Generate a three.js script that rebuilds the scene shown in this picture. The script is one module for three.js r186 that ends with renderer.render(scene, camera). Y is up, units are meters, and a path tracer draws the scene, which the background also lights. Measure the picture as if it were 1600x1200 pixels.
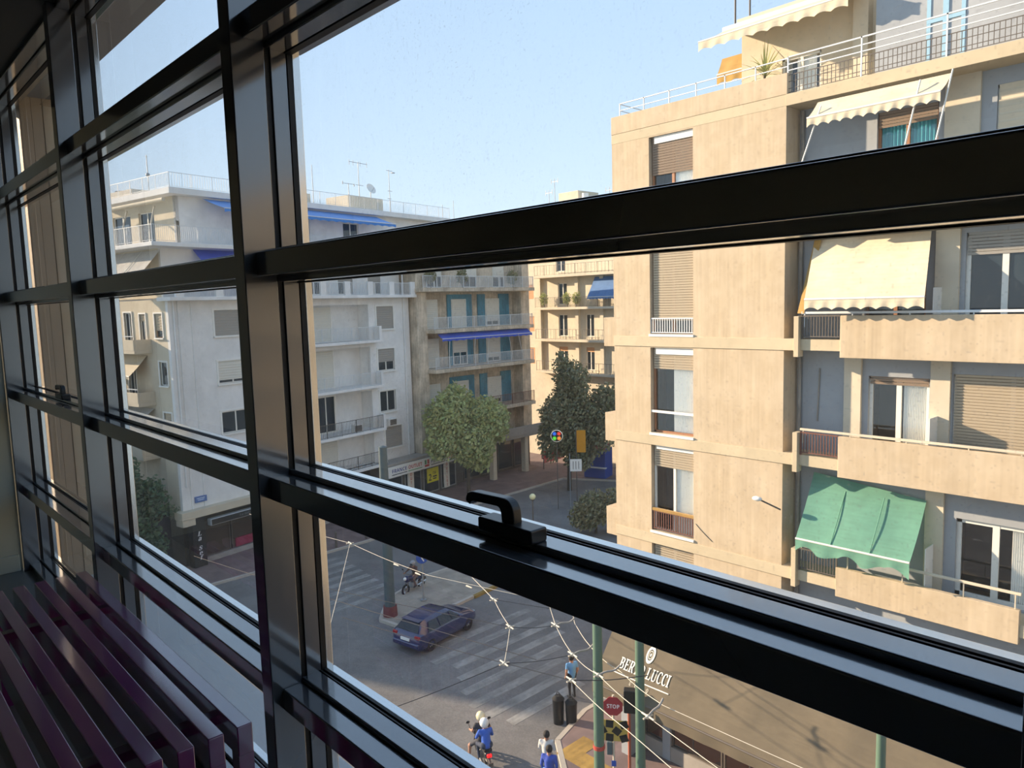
import * as THREE from 'three';
import { RoundedBoxGeometry } from 'three/addons/geometries/RoundedBoxGeometry.js';
import { mergeGeometries, toCreasedNormals } from 'three/addons/utils/BufferGeometryUtils.js';
import { MarchingCubes } from 'three/addons/objects/MarchingCubes.js';

// ---------- camera, sky, sun, exposure ----------
const scene = new THREE.Scene();
const EYE = 15.2, FLOOR = 13.7;                       // street level is y = 0
const camera = new THREE.PerspectiveCamera(54.42, 4 / 3, 0.05, 600);
camera.position.set(0, EYE, 0);
camera.rotation.order = 'YXZ';
camera.rotation.set(-0.106999, 0.824254, -0.028122);

const renderer = new THREE.WebGLRenderer();
renderer.toneMapping = THREE.LinearToneMapping;
renderer.toneMappingExposure = 1.62;
renderer.shadowMap.enabled = true;

const AZ = 66 * Math.PI / 180, EL = 17 * Math.PI / 180; // sun: low, behind the room and to the left
const SUN = new THREE.Vector3(-Math.sin(AZ) * Math.cos(EL), Math.sin(EL), Math.cos(AZ) * Math.cos(EL));
{
  const w = 512, h = 256, d = new Float32Array(w * h * 4), v = new THREE.Vector3();
  const zen = [0.25, 0.40, 0.66], mid = [0.40, 0.565, 0.76], hor = [0.62, 0.73, 0.785];
  for (let j = 0; j < h; j++) for (let i = 0; i < w; i++) {
    const el = ((j + 0.5) / h - 0.5) * Math.PI, az = ((i + 0.5) / w - 0.5) * 2 * Math.PI;
    v.set(Math.cos(el) * Math.cos(az), Math.sin(el), Math.cos(el) * Math.sin(az));
    const e = Math.max(0, v.y), a = Math.exp(-e * 4.6), b = Math.exp(-e * 1.5);
    const glow = 1 + 0.22 * Math.pow(Math.max(0, v.dot(SUN)) , 3);
    for (let c = 0; c < 3; c++) d[(j * w + i) * 4 + c] = glow * ((zen[c] * (1 - b) + mid[c] * b) * (1 - a) + hor[c] * a);
    d[(j * w + i) * 4 + 3] = 1;
  }
  const t = new THREE.DataTexture(d, w, h, THREE.RGBAFormat, THREE.FloatType);
  t.mapping = THREE.EquirectangularReflectionMapping; t.magFilter = THREE.LinearFilter; t.minFilter = THREE.LinearFilter;
  t.needsUpdate = true;
  scene.background = t; scene.environment = t;
}
const sun = new THREE.DirectionalLight(new THREE.Color().setRGB(1, 0.79, 0.56), 7.6);
sun.target.position.set(-25, 6, -20); sun.position.copy(SUN).multiplyScalar(150).add(sun.target.position);
sun.castShadow = true; sun.shadow.mapSize.set(4096, 4096); sun.shadow.radius = 1.4;
Object.assign(sun.shadow.camera, { left: -80, right: 80, top: 50, bottom: -50, near: 1, far: 320 });
scene.add(sun, sun.target);

// ---------- helpers ----------
let seed = 7;
const rnd = () => { seed = (seed * 1664525 + 1013904223) >>> 0; return seed / 4294967296; };
const rr = (a, b) => a + (b - a) * rnd();
const used = {};
const numbered = (n) => { const k = used[n] = (used[n] ?? -1) + 1; return k ? n + '_' + String(k).padStart(3, '0') : n; };
const V = (x, y, z) => new THREE.Vector3(x, y, z);
function vnoise(x, y, px, py, s) {
  const h = (i, j) => { let n = (((i % px) + px) % px) * 374761393 + (((j % py) + py) % py) * 668265263 + s * 974711; n = (n ^ (n >>> 13)) * 1274126177; n ^= n >>> 16; return (n >>> 0) / 4294967296; };
  const i = Math.floor(x), j = Math.floor(y), f = x - i, g = y - j, u = f * f * (3 - 2 * f), w = g * g * (3 - 2 * g);
  return (h(i, j) * (1 - u) + h(i + 1, j) * u) * (1 - w) + (h(i, j + 1) * (1 - u) + h(i + 1, j + 1) * u) * w;
}
function tex(n, fn, metres, srgb = true) {                     // fn(u, v) -> [r, g, b] 0..1
  const d = new Uint8Array(n * n * 4);
  for (let j = 0; j < n; j++) for (let i = 0; i < n; i++) {
    const c = fn(i / n, j / n), k = (j * n + i) * 4;
    for (let q = 0; q < 3; q++) d[k + q] = Math.max(0, Math.min(255, c[q] * 255)); d[k + 3] = 255;
  }
  const t = new THREE.DataTexture(d, n, n); t.wrapS = t.wrapT = THREE.RepeatWrapping; t.magFilter = THREE.LinearFilter; t.minFilter = THREE.LinearMipmapLinearFilter; t.generateMipmaps = true;
  if (srgb) t.colorSpace = THREE.SRGBColorSpace;
  t.repeat.set(1 / metres, 1 / metres); t.needsUpdate = true; return t;
}
const fbm = (u, v, p, s, q = p) => 0.5 * vnoise(u * p, v * q, p, q, s) + 0.3 * vnoise(u * p * 3, v * q * 3, p * 3, q * 3, s + 1) + 0.2 * vnoise(u * p * 8, v * q * 8, p * 8, q * 8, s + 2);
const g3 = (g, w = 0) => [g, g * (1 - 0.02 * w), g * (1 - 0.06 * w)];
const T = {
  stucco: tex(512, (u, v) => { const st = vnoise(u * 90, v * 4, 90, 4, 3), f = fbm(u, v, 6, 9), s2 = vnoise(u * 30, v * 2, 30, 2, 5); return g3(0.83 + 0.10 * f + 0.05 * st + 0.05 * s2, 1 - f); }, 4),
  plaster: tex(512, (u, v) => { const f = fbm(u, v, 5, 21); return g3(0.86 + 0.12 * f); }, 5),
  grime: tex(512, (u, v) => { const f = fbm(u, v, 7, 31), s = vnoise(u * 40, v * 5, 40, 5, 33); return g3(0.62 + 0.30 * f + 0.12 * s); }, 4),
  asphalt: tex(512, (u, v) => { const f = fbm(u, v, 6, 41), n = vnoise(u * 220, v * 220, 220, 220, 44); return g3(0.70 + 0.22 * f + 0.12 * n); }, 9),
  paving: tex(512, (u, v) => { const f = fbm(u, v, 8, 51), a = u * 12, b = v * 12, i = Math.floor(a), j = Math.floor(b), k = vnoise(i * 3.7, j * 3.1, 97, 89, 5); return g3(0.72 + 0.14 * f + 0.12 * k, 1); }, 6),
  fabric: tex(256, (u, v) => { const f = fbm(u, v, 5, 61), s = vnoise(u * 6, v * 60, 6, 60, 62); return g3(0.84 + 0.12 * f + 0.05 * s); }, 2),
  bumpy: tex(256, (u, v) => g3(fbm(u, v, 24, 71)), 1, false),
};
const lin = (c) => new THREE.Color(c);
const mats = {};
function mat(key, color, rough = 0.8, o = {}) {
  if (mats[key]) return mats[key];
  const P = ('clearcoat' in o || 'transmission' in o || 'ior' in o || 'sheen' in o) ? THREE.MeshPhysicalMaterial : THREE.MeshStandardMaterial;
  const m = new P({ color: lin(color), roughness: rough, ...o }); m.name = key; return mats[key] = m;
}
function uvm(g) {                                               // uv in metres from the dominant axis of each face
  if (g.index) g = g.toNonIndexed();
  const p = g.attributes.position, uv = new Float32Array(p.count * 2), a = V(), b = V(), c = V(), n = V();
  for (let i = 0; i < p.count; i += 3) {
    a.fromBufferAttribute(p, i); b.fromBufferAttribute(p, i + 1); c.fromBufferAttribute(p, i + 2);
    n.copy(b).sub(a).cross(c.clone().sub(a));
    const x = Math.abs(n.x), y = Math.abs(n.y), z = Math.abs(n.z);
    [a, b, c].forEach((q, k) => { const o = (i + k) * 2; if (y >= x && y >= z) { uv[o] = q.x; uv[o + 1] = q.z; } else if (x >= z) { uv[o] = q.z; uv[o + 1] = q.y; } else { uv[o] = q.x; uv[o + 1] = q.y; } });
  }
  g.setAttribute('uv', new THREE.BufferAttribute(uv, 2));
  for (const k of Object.keys(g.attributes)) if (!['position', 'normal', 'uv', 'color'].includes(k)) g.deleteAttribute(k);
  return g;
}
function merge(list, keepUV) {
  list = (Array.isArray(list) ? list : [list]).map((g) => keepUV ? (g.index ? g.toNonIndexed() : g) : uvm(g));
  return list.length > 1 ? mergeGeometries(list) : list[0];
}
function obj(name, geos, m, parent, o = {}) {
  const ms = new THREE.Mesh(merge(geos, o.uv), m);
  if (o.F) ms.geometry.applyMatrix4(o.F);
  ms.name = parent ? name : numbered(name); ms.castShadow = ms.receiveShadow = true;
  if (o.data) Object.assign(ms.userData, o.data);
  (parent ?? scene).add(ms); return ms;
}
function thing(name, label, category, pos = [0, 0, 0], turn = 0, group) {
  const o = new THREE.Group(); o.name = numbered(name); o.position.set(...pos); o.rotation.y = turn;
  o.userData = { label, category }; if (group) o.userData.group = group; scene.add(o); return o;
}
function tag(o, label, category, group) { o.userData.label = label; o.userData.category = category; if (group) o.userData.group = group; return o; }
function struct(name, label, parts) { const o = new THREE.Group(); o.name = name; o.userData = { kind: 'structure', label, category: parts }; scene.add(o); return o; }
const STUFF = { data: { kind: 'stuff' } };
// geometry makers; all take absolute extents
const B = (x0, x1, y0, y1, z0, z1) => { const g = new THREE.BoxGeometry(Math.abs(x1 - x0), Math.abs(y1 - y0), Math.abs(z1 - z0)); g.translate((x0 + x1) / 2, (y0 + y1) / 2, (z0 + z1) / 2); return g; };
const RB = (x0, x1, y0, y1, z0, z1, r = 0.003, s = 2) => { const g = new RoundedBoxGeometry(Math.abs(x1 - x0), Math.abs(y1 - y0), Math.abs(z1 - z0), s, r); g.translate((x0 + x1) / 2, (y0 + y1) / 2, (z0 + z1) / 2); return g; };
function cyl(a, b, r0, r1 = r0, n = 8, open = false) {            // tapered cylinder from point a to point b
  const A = V(...a), C = V(...b), d = C.clone().sub(A), g = new THREE.CylinderGeometry(r1, r0, d.length(), n, 1, open);
  g.applyQuaternion(new THREE.Quaternion().setFromUnitVectors(V(0, 1, 0), d.normalize())); g.translate((a[0] + b[0]) / 2, (a[1] + b[1]) / 2, (a[2] + b[2]) / 2); return g;
}
const sph = (x, y, z, r, w = 12, h = 8, sx = 1, sy = 1, sz = 1) => { const g = new THREE.SphereGeometry(r, w, h); g.scale(sx, sy, sz); g.translate(x, y, z); return g; };
const tube = (pts, r, seg = 24, n = 6) => new THREE.TubeGeometry(new THREE.CatmullRomCurve3(pts.map((p) => V(...p))), seg, r, n);
function wallGeo(x0, x1, y0, y1, zf, thick, holes) {              // slab in the xy plane, front face at zf, rectangular openings cut out
  const s = new THREE.Shape(); s.moveTo(x0, y0); s.lineTo(x1, y0); s.lineTo(x1, y1); s.lineTo(x0, y1); s.closePath();
  for (const [a, b, c, d] of holes) { const h = new THREE.Path(); h.moveTo(a, c); h.lineTo(a, d); h.lineTo(b, d); h.lineTo(b, c); h.closePath(); s.holes.push(h); }
  const g = new THREE.ExtrudeGeometry(s, { depth: thick, bevelEnabled: false }); g.translate(0, 0, zf - thick); return g;
}
function quad(a, b, c, d) {                                       // a b c d counter-clockwise, uv 0..1
  const g = new THREE.BufferGeometry(); g.setAttribute('position', new THREE.Float32BufferAttribute([...a, ...b, ...c, ...a, ...c, ...d], 3));
  g.setAttribute('uv', new THREE.Float32BufferAttribute([0, 0, 1, 0, 1, 1, 0, 0, 1, 1, 0, 1], 2)); g.computeVertexNormals(); return g;
}
function sheet(nu, nv, f, t = 0) {                                // parametric sheet f(u, v) -> [x, y, z]; with thickness t both faces are built
  const mk = (o) => { const p = [], uv = [], ix = []; for (let j = 0; j <= nv; j++) for (let i = 0; i <= nu; i++) { const q = f(i / nu, j / nv); p.push(q[0], q[1] + o, q[2]); uv.push(i / nu, j / nv); }
    for (let j = 0; j < nv; j++) for (let i = 0; i < nu; i++) { const a = j * (nu + 1) + i, b = a + 1, c = a + nu + 1, d = c + 1; ix.push(a, b, d, a, d, c); }
    const g = new THREE.BufferGeometry(); g.setAttribute('position', new THREE.Float32BufferAttribute(p, 3)); g.setAttribute('uv', new THREE.Float32BufferAttribute(uv, 2)); g.setIndex(ix); g.computeVertexNormals(); return g; };
  if (!t) return mk(0);
  return mergeGeometries([mk(0).toNonIndexed(), mk(-t).toNonIndexed()]);
}
function loft(rings, closeEnds = true) {                          // rings of equal length -> skinned solid
  const n = rings[0].length, p = [], ix = [];
  rings.forEach((r) => r.forEach((q) => p.push(...q)));
  for (let k = 0; k < rings.length - 1; k++) for (let i = 0; i < n; i++) { const a = k * n + i, b = k * n + (i + 1) % n, c = a + n, d = b + n; ix.push(a, b, d, a, d, c); }
  if (closeEnds) for (const [k, f] of [[0, 1], [rings.length - 1, 0]]) for (let i = 1; i < n - 1; i++) { const a = k * n, b = a + i, c = a + i + 1; f ? ix.push(a, c, b) : ix.push(a, b, c); }
  const g = new THREE.BufferGeometry(); g.setAttribute('position', new THREE.Float32BufferAttribute(p, 3)); g.setIndex(ix); return toCreasedNormals(g, 0.7);
}
function canvasTex(w, h, draw) {
  const c = document.createElement('canvas'); c.width = w; c.height = h; const x = c.getContext('2d'); draw(x, w, h);
  const t = new THREE.CanvasTexture(c); t.colorSpace = THREE.SRGBColorSpace; return t;
}
function printed(name, t, parent, a, b, c, d, rough = 0.6) {      // a flat printed face on a sign: corners bottom-left, bottom-right, top-right, top-left
  return obj(name, quad(a, b, c, d), new THREE.MeshStandardMaterial({ map: t, roughness: rough }), parent, { uv: true });
}

// ---------- materials ----------
const M = {
  metal: mat('anodised_metal', 0x4a4d52, 0.14, { ior: 2.2, clearcoat: 1, clearcoatRoughness: 0.08 }),
  metalDark: mat('gasket', 0x0b0b0c, 0.55),
  capMetal: mat('polished_cap', 0xd8d8d6, 0.14, { metalness: 1 }),
  black: mat('black_plastic', 0x101113, 0.3),
  glass: mat('window_glass', 0xffffff, 0.0, { transmission: 1, thickness: 0, ior: 1.5 }),
  purple: mat('purple_lacquer', 0x6c2263, 0.16, { ior: 2.2, clearcoat: 1, clearcoatRoughness: 0.1 }),
  roomWall: mat('painted_wall', 0xb9c0b4, 0.8, { map: T.plaster }),
  ceiling: mat('dark_ceiling', 0x3a3d3e, 0.7),
  floor: mat('floor_tile', 0x5a5f62, 0.35),
  beigePanel: mat('beige_panel', 0xc2ae92, 0.6, { map: T.plaster }),
  tan: mat('tan_stucco', 0xcbb99e, 0.9, { map: T.stucco }),
  tanLight: mat('tan_band', 0xd0bf9f, 0.9, { map: T.plaster }),
  dirty: mat('weathered_plaster', 0xb3aca0, 0.9, { map: T.grime }),
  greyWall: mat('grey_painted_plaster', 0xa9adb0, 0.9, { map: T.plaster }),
  whiteWall: mat('white_plaster', 0xf3f1ec, 0.9, { map: T.plaster }),
  cream: mat('cream_plaster', 0xdccfb6, 0.9, { map: T.plaster }),
  beigeWall: mat('beige_plaster', 0xe8d6bc, 0.9, { map: T.grime }),
  teal: mat('teal_tile', 0x4a98b2, 0.45, { map: T.grime }),
  concrete: mat('concrete', 0xa8a299, 0.9, { map: T.plaster }),
  white: mat('white_paint', 0xe4e2da, 0.6),
  aluWhite: mat('white_aluminium', 0xdedbd0, 0.45),
  wood: mat('brown_wood_frame', 0x9a6a48, 0.6),
  shutter: mat('slatted_shutter', 0xb6a78f, 0.7),
  shutterGrey: mat('grey_shutter', 0xa09c94, 0.7),
  shutterBrown: mat('brown_shutter', 0x8a7866, 0.7),
  shutterWhite: mat('white_shutter', 0xd9d6ca, 0.7),
  darkPane: mat('dark_pane', 0x27323a, 0.06, { metalness: 0.0, ior: 1.6 }),
  curtain: mat('pale_curtain', 0xf6f6ee, 0.95, { side: THREE.DoubleSide }),
  tealCurtain: mat('teal_curtain', 0x3f9aa6, 0.9, { side: THREE.DoubleSide }),
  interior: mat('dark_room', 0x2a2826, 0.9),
  rail: mat('pale_railing', 0xcfd2d2, 0.5),
  railDark: mat('dark_railing', 0x5c544c, 0.6),
  railBrown: mat('rusty_railing', 0x6e4436, 0.7),
  awnCream: mat('cream_canvas', 0xe2d3b6, 0.95, { map: T.fabric, side: THREE.DoubleSide }),
  awnOchre: mat('ochre_canvas', 0xd2a75a, 0.95, { map: T.fabric, side: THREE.DoubleSide, transmission: 0.35, thickness: 0 }),
  awnGreen: mat('green_canvas', 0x7dba9f, 0.95, { map: T.fabric, side: THREE.DoubleSide, transmission: 0.35, thickness: 0 }),
  awnBlue: mat('blue_canvas', 0x5aa2f4, 0.95, { map: T.fabric, side: THREE.DoubleSide, transmission: 0.35, thickness: 0 }),
  awnNavy: mat('royal_blue_canvas', 0x4a6cea, 0.95, { map: T.fabric, side: THREE.DoubleSide, transmission: 0.35, thickness: 0 }),
  awnWhite: mat('white_canvas', 0xd9d5cc, 0.95, { map: T.fabric, side: THREE.DoubleSide, transmission: 0.35, thickness: 0 }),
  awnTaupe: mat('taupe_canvas', 0x6e6350, 0.9, { map: T.fabric, side: THREE.DoubleSide }),
  asphalt: mat('asphalt', 0x7e7b78, 0.92, { map: T.asphalt, bumpMap: T.bumpy, bumpScale: 0.004 }),
  paving: mat('reddish_paving', 0x8f7c7c, 0.9, { map: T.paving }),
  pavingGrey: mat('grey_paving', 0xaea79e, 0.9, { map: T.paving }),
  kerb: mat('kerb_stone', 0xbdb4a6, 0.9, { map: T.plaster }),
  yellowKerb: mat('yellow_kerb_paint', 0xb08f45, 0.9, { map: T.grime }),
  stripe: mat('worn_road_paint', 0xa3a19b, 0.9, { map: T.grime }),
  poleGreen: mat('green_pole_paint', 0x566f5e, 0.5),
  poleGrey: mat('grey_green_pole', 0x4c5a5c, 0.55),
  galv: mat('galvanised', 0x9a9c9c, 0.5, { metalness: 0.5 }),
  wire: mat('pale_wire', 0xc8c0ae, 0.6),
  wireDark: mat('dark_wire', 0x2c2c30, 0.6),
  leafA: mat('leaf_green', 0xa9b078, 0.9, { side: THREE.DoubleSide, transmission: 0.3, thickness: 0 }),
  leafB: mat('leaf_dark', 0x8a896a, 0.9, { side: THREE.DoubleSide, transmission: 0.3, thickness: 0 }),
  leafC: mat('leaf_deep', 0x5e755a, 0.9, { side: THREE.DoubleSide, transmission: 0.3, thickness: 0 }),
  bark: mat('bark', 0x4c4236, 0.95),
  carBlue: mat('navy_car_paint', 0x1c2350, 0.25, { clearcoat: 1, clearcoatRoughness: 0.05 }),
  tyre: mat('tyre', 0x121213, 0.9),
  chrome: mat('alloy', 0xb9b9bb, 0.3, { metalness: 0.9 }),
  redLens: mat('red_lens', 0x9a1418, 0.2),
  terracotta: mat('terracotta', 0xb06a44, 0.85),
};
// ---------- the room and its curtain wall ----------
{                                                                 // specks and smears of street dust on the outside of the panes
  const a = tex(512, (u, v) => { const s = vnoise(u * 256, v * 256, 256, 256, 81), r = vnoise(u * 130, v * 60, 130, 60, 82), c = fbm(u, v, 3, 83); const k = 0.035 + 0.05 * c + (s > 0.86 ? (s - 0.86) * 2.6 * c : 0) + (r > 0.8 ? (r - 0.8) * 0.5 * c : 0); return [k, k, k]; }, 0.8, false);
  M.dust = new THREE.MeshPhysicalMaterial({ color: 0xd8d4cc, roughness: 1, transmission: 0.7, thickness: 0, alphaMap: a, transparent: true, side: THREE.DoubleSide }); M.dust.name = 'dust_film';
}
const BAY = 1.689, MX = -1.8235, MW = 0.0295;                    // mullion pitch, first mullion, half width
const mull = (k) => MX - BAY * k;                                 // k = -2 .. 2, counted to the left
const XL = mull(2) + MW, XR = mull(-2) - MW;
const ZF = -0.78, ZT = -0.809, ZG = -0.937;                       // front of mullions, front of transoms, glass
const TOPS = [1.275, 0.7095, 0.144, -0.422, -0.989, -1.47].map((y) => y + EYE);
const TH = 0.059;
{
  const f = struct('floor', 'dark grey tiled floor', 'floor');
  const tiles = [];
  for (let i = 0; i < 14; i++) for (let j = 0; j < 9; j++) tiles.push([XL - 0.02 + i * 0.6, -0.77 + j * 0.6]);
  obj('floor_base', B(XL - 0.3, 3.2, FLOOR - 0.3, FLOOR - 0.012, -0.96, 4.7), M.floor, f);
  tiles.forEach(([x, z]) => { if (x < 2.6 && z < 4.1) obj('tile', B(x + 0.002, x + 0.598, FLOOR - 0.012, FLOOR, z + 0.002, z + 0.598), M.floor, f); });
  const c = struct('ceiling', 'dark ceiling', 'ceiling');
  obj('ceiling_slab', B(XL - 0.3, 3.2, EYE + 1.235, EYE + 1.6, -0.96, 4.7), M.ceiling, c);
  const wl = struct('wall_left', 'pale green grey painted end wall', 'wall');
  obj('wall_surface', B(XL - 0.3, XL - 0.02, FLOOR - 0.02, EYE + 1.24, -0.775, 4.7), M.roomWall, wl);
  const wb = struct('wall_back', 'painted back wall', 'wall');
  obj('wall_surface', wallGeo(XL - 0.3, 3.2, FLOOR - 0.02, EYE + 1.24, 4.7, 0.25, []), M.roomWall, wb);
  const wr = struct('wall_right', 'painted side wall', 'wall');
  obj('wall_surface', B(3.0, 3.2, FLOOR - 0.02, EYE + 1.24, -0.96, 4.7), M.roomWall, wr);
  obj('return_wall', B(XR + 2 * MW, 3.0, FLOOR - 0.02, EYE + 1.24, -0.96, -0.78), M.roomWall, wr);
  const bb = struct('baseboard_left', 'pale skirting board along the end wall', 'baseboard');
  obj('board', RB(XL - 0.03, XL - 0.003, FLOOR, FLOOR + 0.1, -0.76, 4.4, 0.004), M.roomWall, bb);
  const eave = struct('trim_1', 'roof overhang outside the window wall', 'overhang');
  obj('soffit', B(XL - 0.6, 3.4, EYE + 1.27, EYE + 1.6, -1.17, -0.955), mat('soffit', 0x8d8f92, 0.6), eave);
  obj('roof_slab', B(XL - 0.6, 3.4, EYE + 1.6, EYE + 1.8, -1.17, 5.0), M.concrete, eave);
  const out = struct('wall_outside', 'beige panelled wall return outside the end pane', 'wall');
  for (let i = 0; i < 5; i++) { const z = -0.975 - i * 0.058; obj('panel', RB(XL - 0.34, XL + 0.012 - (i % 2) * 0.004, 0.05, EYE + 1.27, z - 0.0565, z, 0.002), M.beigePanel, out); }
  const led = struct('trim_2', 'pale grey ledge outside below the panes', 'ledge');
  obj('ledge_slab', B(XL - 0.3, 3.4, FLOOR - 0.5, FLOOR - 0.12, -1.25, -0.965), mat('pale_ledge', 0xb9bcbc, 0.7), led);
  obj('facade_below', B(XL - 0.3, 14, 0.02, FLOOR - 0.5, -1.1, -0.3), M.beigePanel, led);
}
function transom(x0, x1, top, w, sash) {                          // stepped rail: front tube, shadow groove, sash frame, gasket, outer ledge
  obj('transom', RB(x0, x1, top - TH, top, -0.8635, ZT, 0.004), M.metal, w);
  obj('groove', B(x0, x1, top - TH + 0.006, top + 0.001, -0.874, -0.8635), M.metalDark, w);
  const fr = obj('sash_frame', [RB(x0, x1, top - 0.005, top + 0.013, -0.915, -0.8655, 0.003), RB(x0, x1, top - TH - 0.014, top - TH + 0.012, -0.915, -0.8655, 0.003), B(x0, x1, top - TH, top + 0.01, -0.925, -0.9)], M.metal, w);
  obj('gasket', [B(x0, x1, top + 0.002, top + 0.0145, -0.9195, -0.9155), B(x0, x1, top + 0.002, top + 0.0145, -0.936, -0.927), B(x0, x1, top - TH - 0.016, top - TH, -0.936, -0.916)], M.metalDark, fr);
  obj('outer_cap', RB(x0, x1, top - TH - 0.012, top + 0.0125, -0.962, -0.9375, 0.002), M.capMetal, w);
}
function mullion(x, w, side) {                                    // full height post; stepped reveals on both sides
  obj('mullion', RB(x - MW, x + MW, FLOOR - 0.01, EYE + 1.236, -0.8655, ZF, 0.003), M.metal, w);
  for (const s of [-1, 1]) {
    const e = x + s * MW;
    obj('groove', B(e - s * 0.02, e - s * 0.004, FLOOR - 0.01, EYE + 1.23, -0.88, -0.864), M.metalDark, w);
    const fr = obj('side_frame', RB(e - s * 0.03, e + s * 0.0015, FLOOR - 0.01, EYE + 1.23, -0.922, -0.879, 0.002), M.metal, w);
    obj('gasket', [B(e - s * 0.03, e + s * 0.004, FLOOR, EYE + 1.23, -0.9265, -0.9225), B(e - s * 0.03, e + s * 0.001, FLOOR, EYE + 1.23, -0.937, -0.9275)], M.metalDark, fr);
  }
  obj('outer_cap', RB(x - MW - 0.002, x + MW + 0.002, FLOOR - 0.4, EYE + 1.26, -0.958, -0.9375, 0.002), M.capMetal, w);
}
function handle(x, w, s = 1) {                                    // lever handle on the sash of the middle rail
  const y = TOPS[3], h = obj('handle', [RB(x - 0.0695, x + 0.0695, y + 0.0125, y + 0.038, -0.893, -0.852, 0.004)], M.black, w);
  const sh = new THREE.Shape();
  sh.moveTo(0.036, 0.04); sh.lineTo(0.034, 0.066); sh.quadraticCurveTo(0.03, 0.091, 0.005, 0.0895); sh.lineTo(-0.075, 0.0875); sh.quadraticCurveTo(-0.094, 0.085, -0.0935, 0.07); sh.lineTo(-0.086, 0.066); sh.quadraticCurveTo(-0.081, 0.0735, -0.07, 0.0735); sh.lineTo(-0.008, 0.0755); sh.quadraticCurveTo(0.003, 0.075, 0.005, 0.06); sh.lineTo(0.007, 0.04); sh.closePath();
  const g = new THREE.ExtrudeGeometry(sh, { depth: 0.016, bevelEnabled: true, bevelSize: 0.002, bevelThickness: 0.002, bevelSegments: 2, curveSegments: 8 });
  g.translate(x - 0.021, y - 0.012, -0.882); obj('lever', g, M.black, h);
}
for (const [n, k, text] of [[1, 0, 'large grey metal window bay with five panes nearest the viewer'], [2, 1, 'grey metal window bay beside the purple bench'], [3, 2, 'narrow looking end bay against the beige wall return'], [4, -1, 'window bay at the right of the room']]) {
  const w = struct('window_' + n, text, 'window'), x0 = mull(k) + MW, x1 = mull(k - 1) - MW;
  mullion(mull(k), w);
  if (k === -1) mullion(mull(-2), w);
  for (const top of TOPS) transom(x0, x1, top, w);
  for (let i = 0; i < 5; i++) {
    const p = obj('pane', B(x0 - 0.012, x1 + 0.012, TOPS[i + 1] - 0.004, TOPS[i] - TH + 0.004, ZG - 0.0004, ZG), M.glass, w);
    if (k === 0 || k === 1) obj('dust_film', quad([x0, TOPS[i + 1] + 0.01, ZG - 0.003], [x1, TOPS[i + 1] + 0.01, ZG - 0.003], [x1, TOPS[i] - TH - 0.01, ZG - 0.003], [x0, TOPS[i] - TH - 0.01, ZG - 0.003]), M.dust, p);
  }
  if (k === 0) handle(-0.955, w);
  if (k === 2) handle(-4.25, w);
}
// the slatted bench: seven folded slats that turn down into legs, with two cross bars below
{
  const b = thing('slatted_bench', 'purple lacquered slatted bench under the window', 'bench', [-2.61, FLOOR, -0.4885]);
  for (let i = 0; i < 7; i++) {
    const z = -0.2385 + i * 0.073, L = 0.805;
    const g = [RB(-L, L, 0.37, 0.45, z, z + 0.04, 0.003), B(-L, -L + 0.045, 0, 0.374, z + 0.0005, z + 0.0395), B(L - 0.045, L - 0.0005, 0, 0.374, z + 0.0005, z + 0.0395)];
    obj('slat', g, M.purple, b);
  }
  for (const x of [-0.55, 0.55]) obj('cross_bar', B(x - 0.02, x + 0.02, 0.345, 0.372, -0.235, 0.235), M.purple, b);
}
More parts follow.
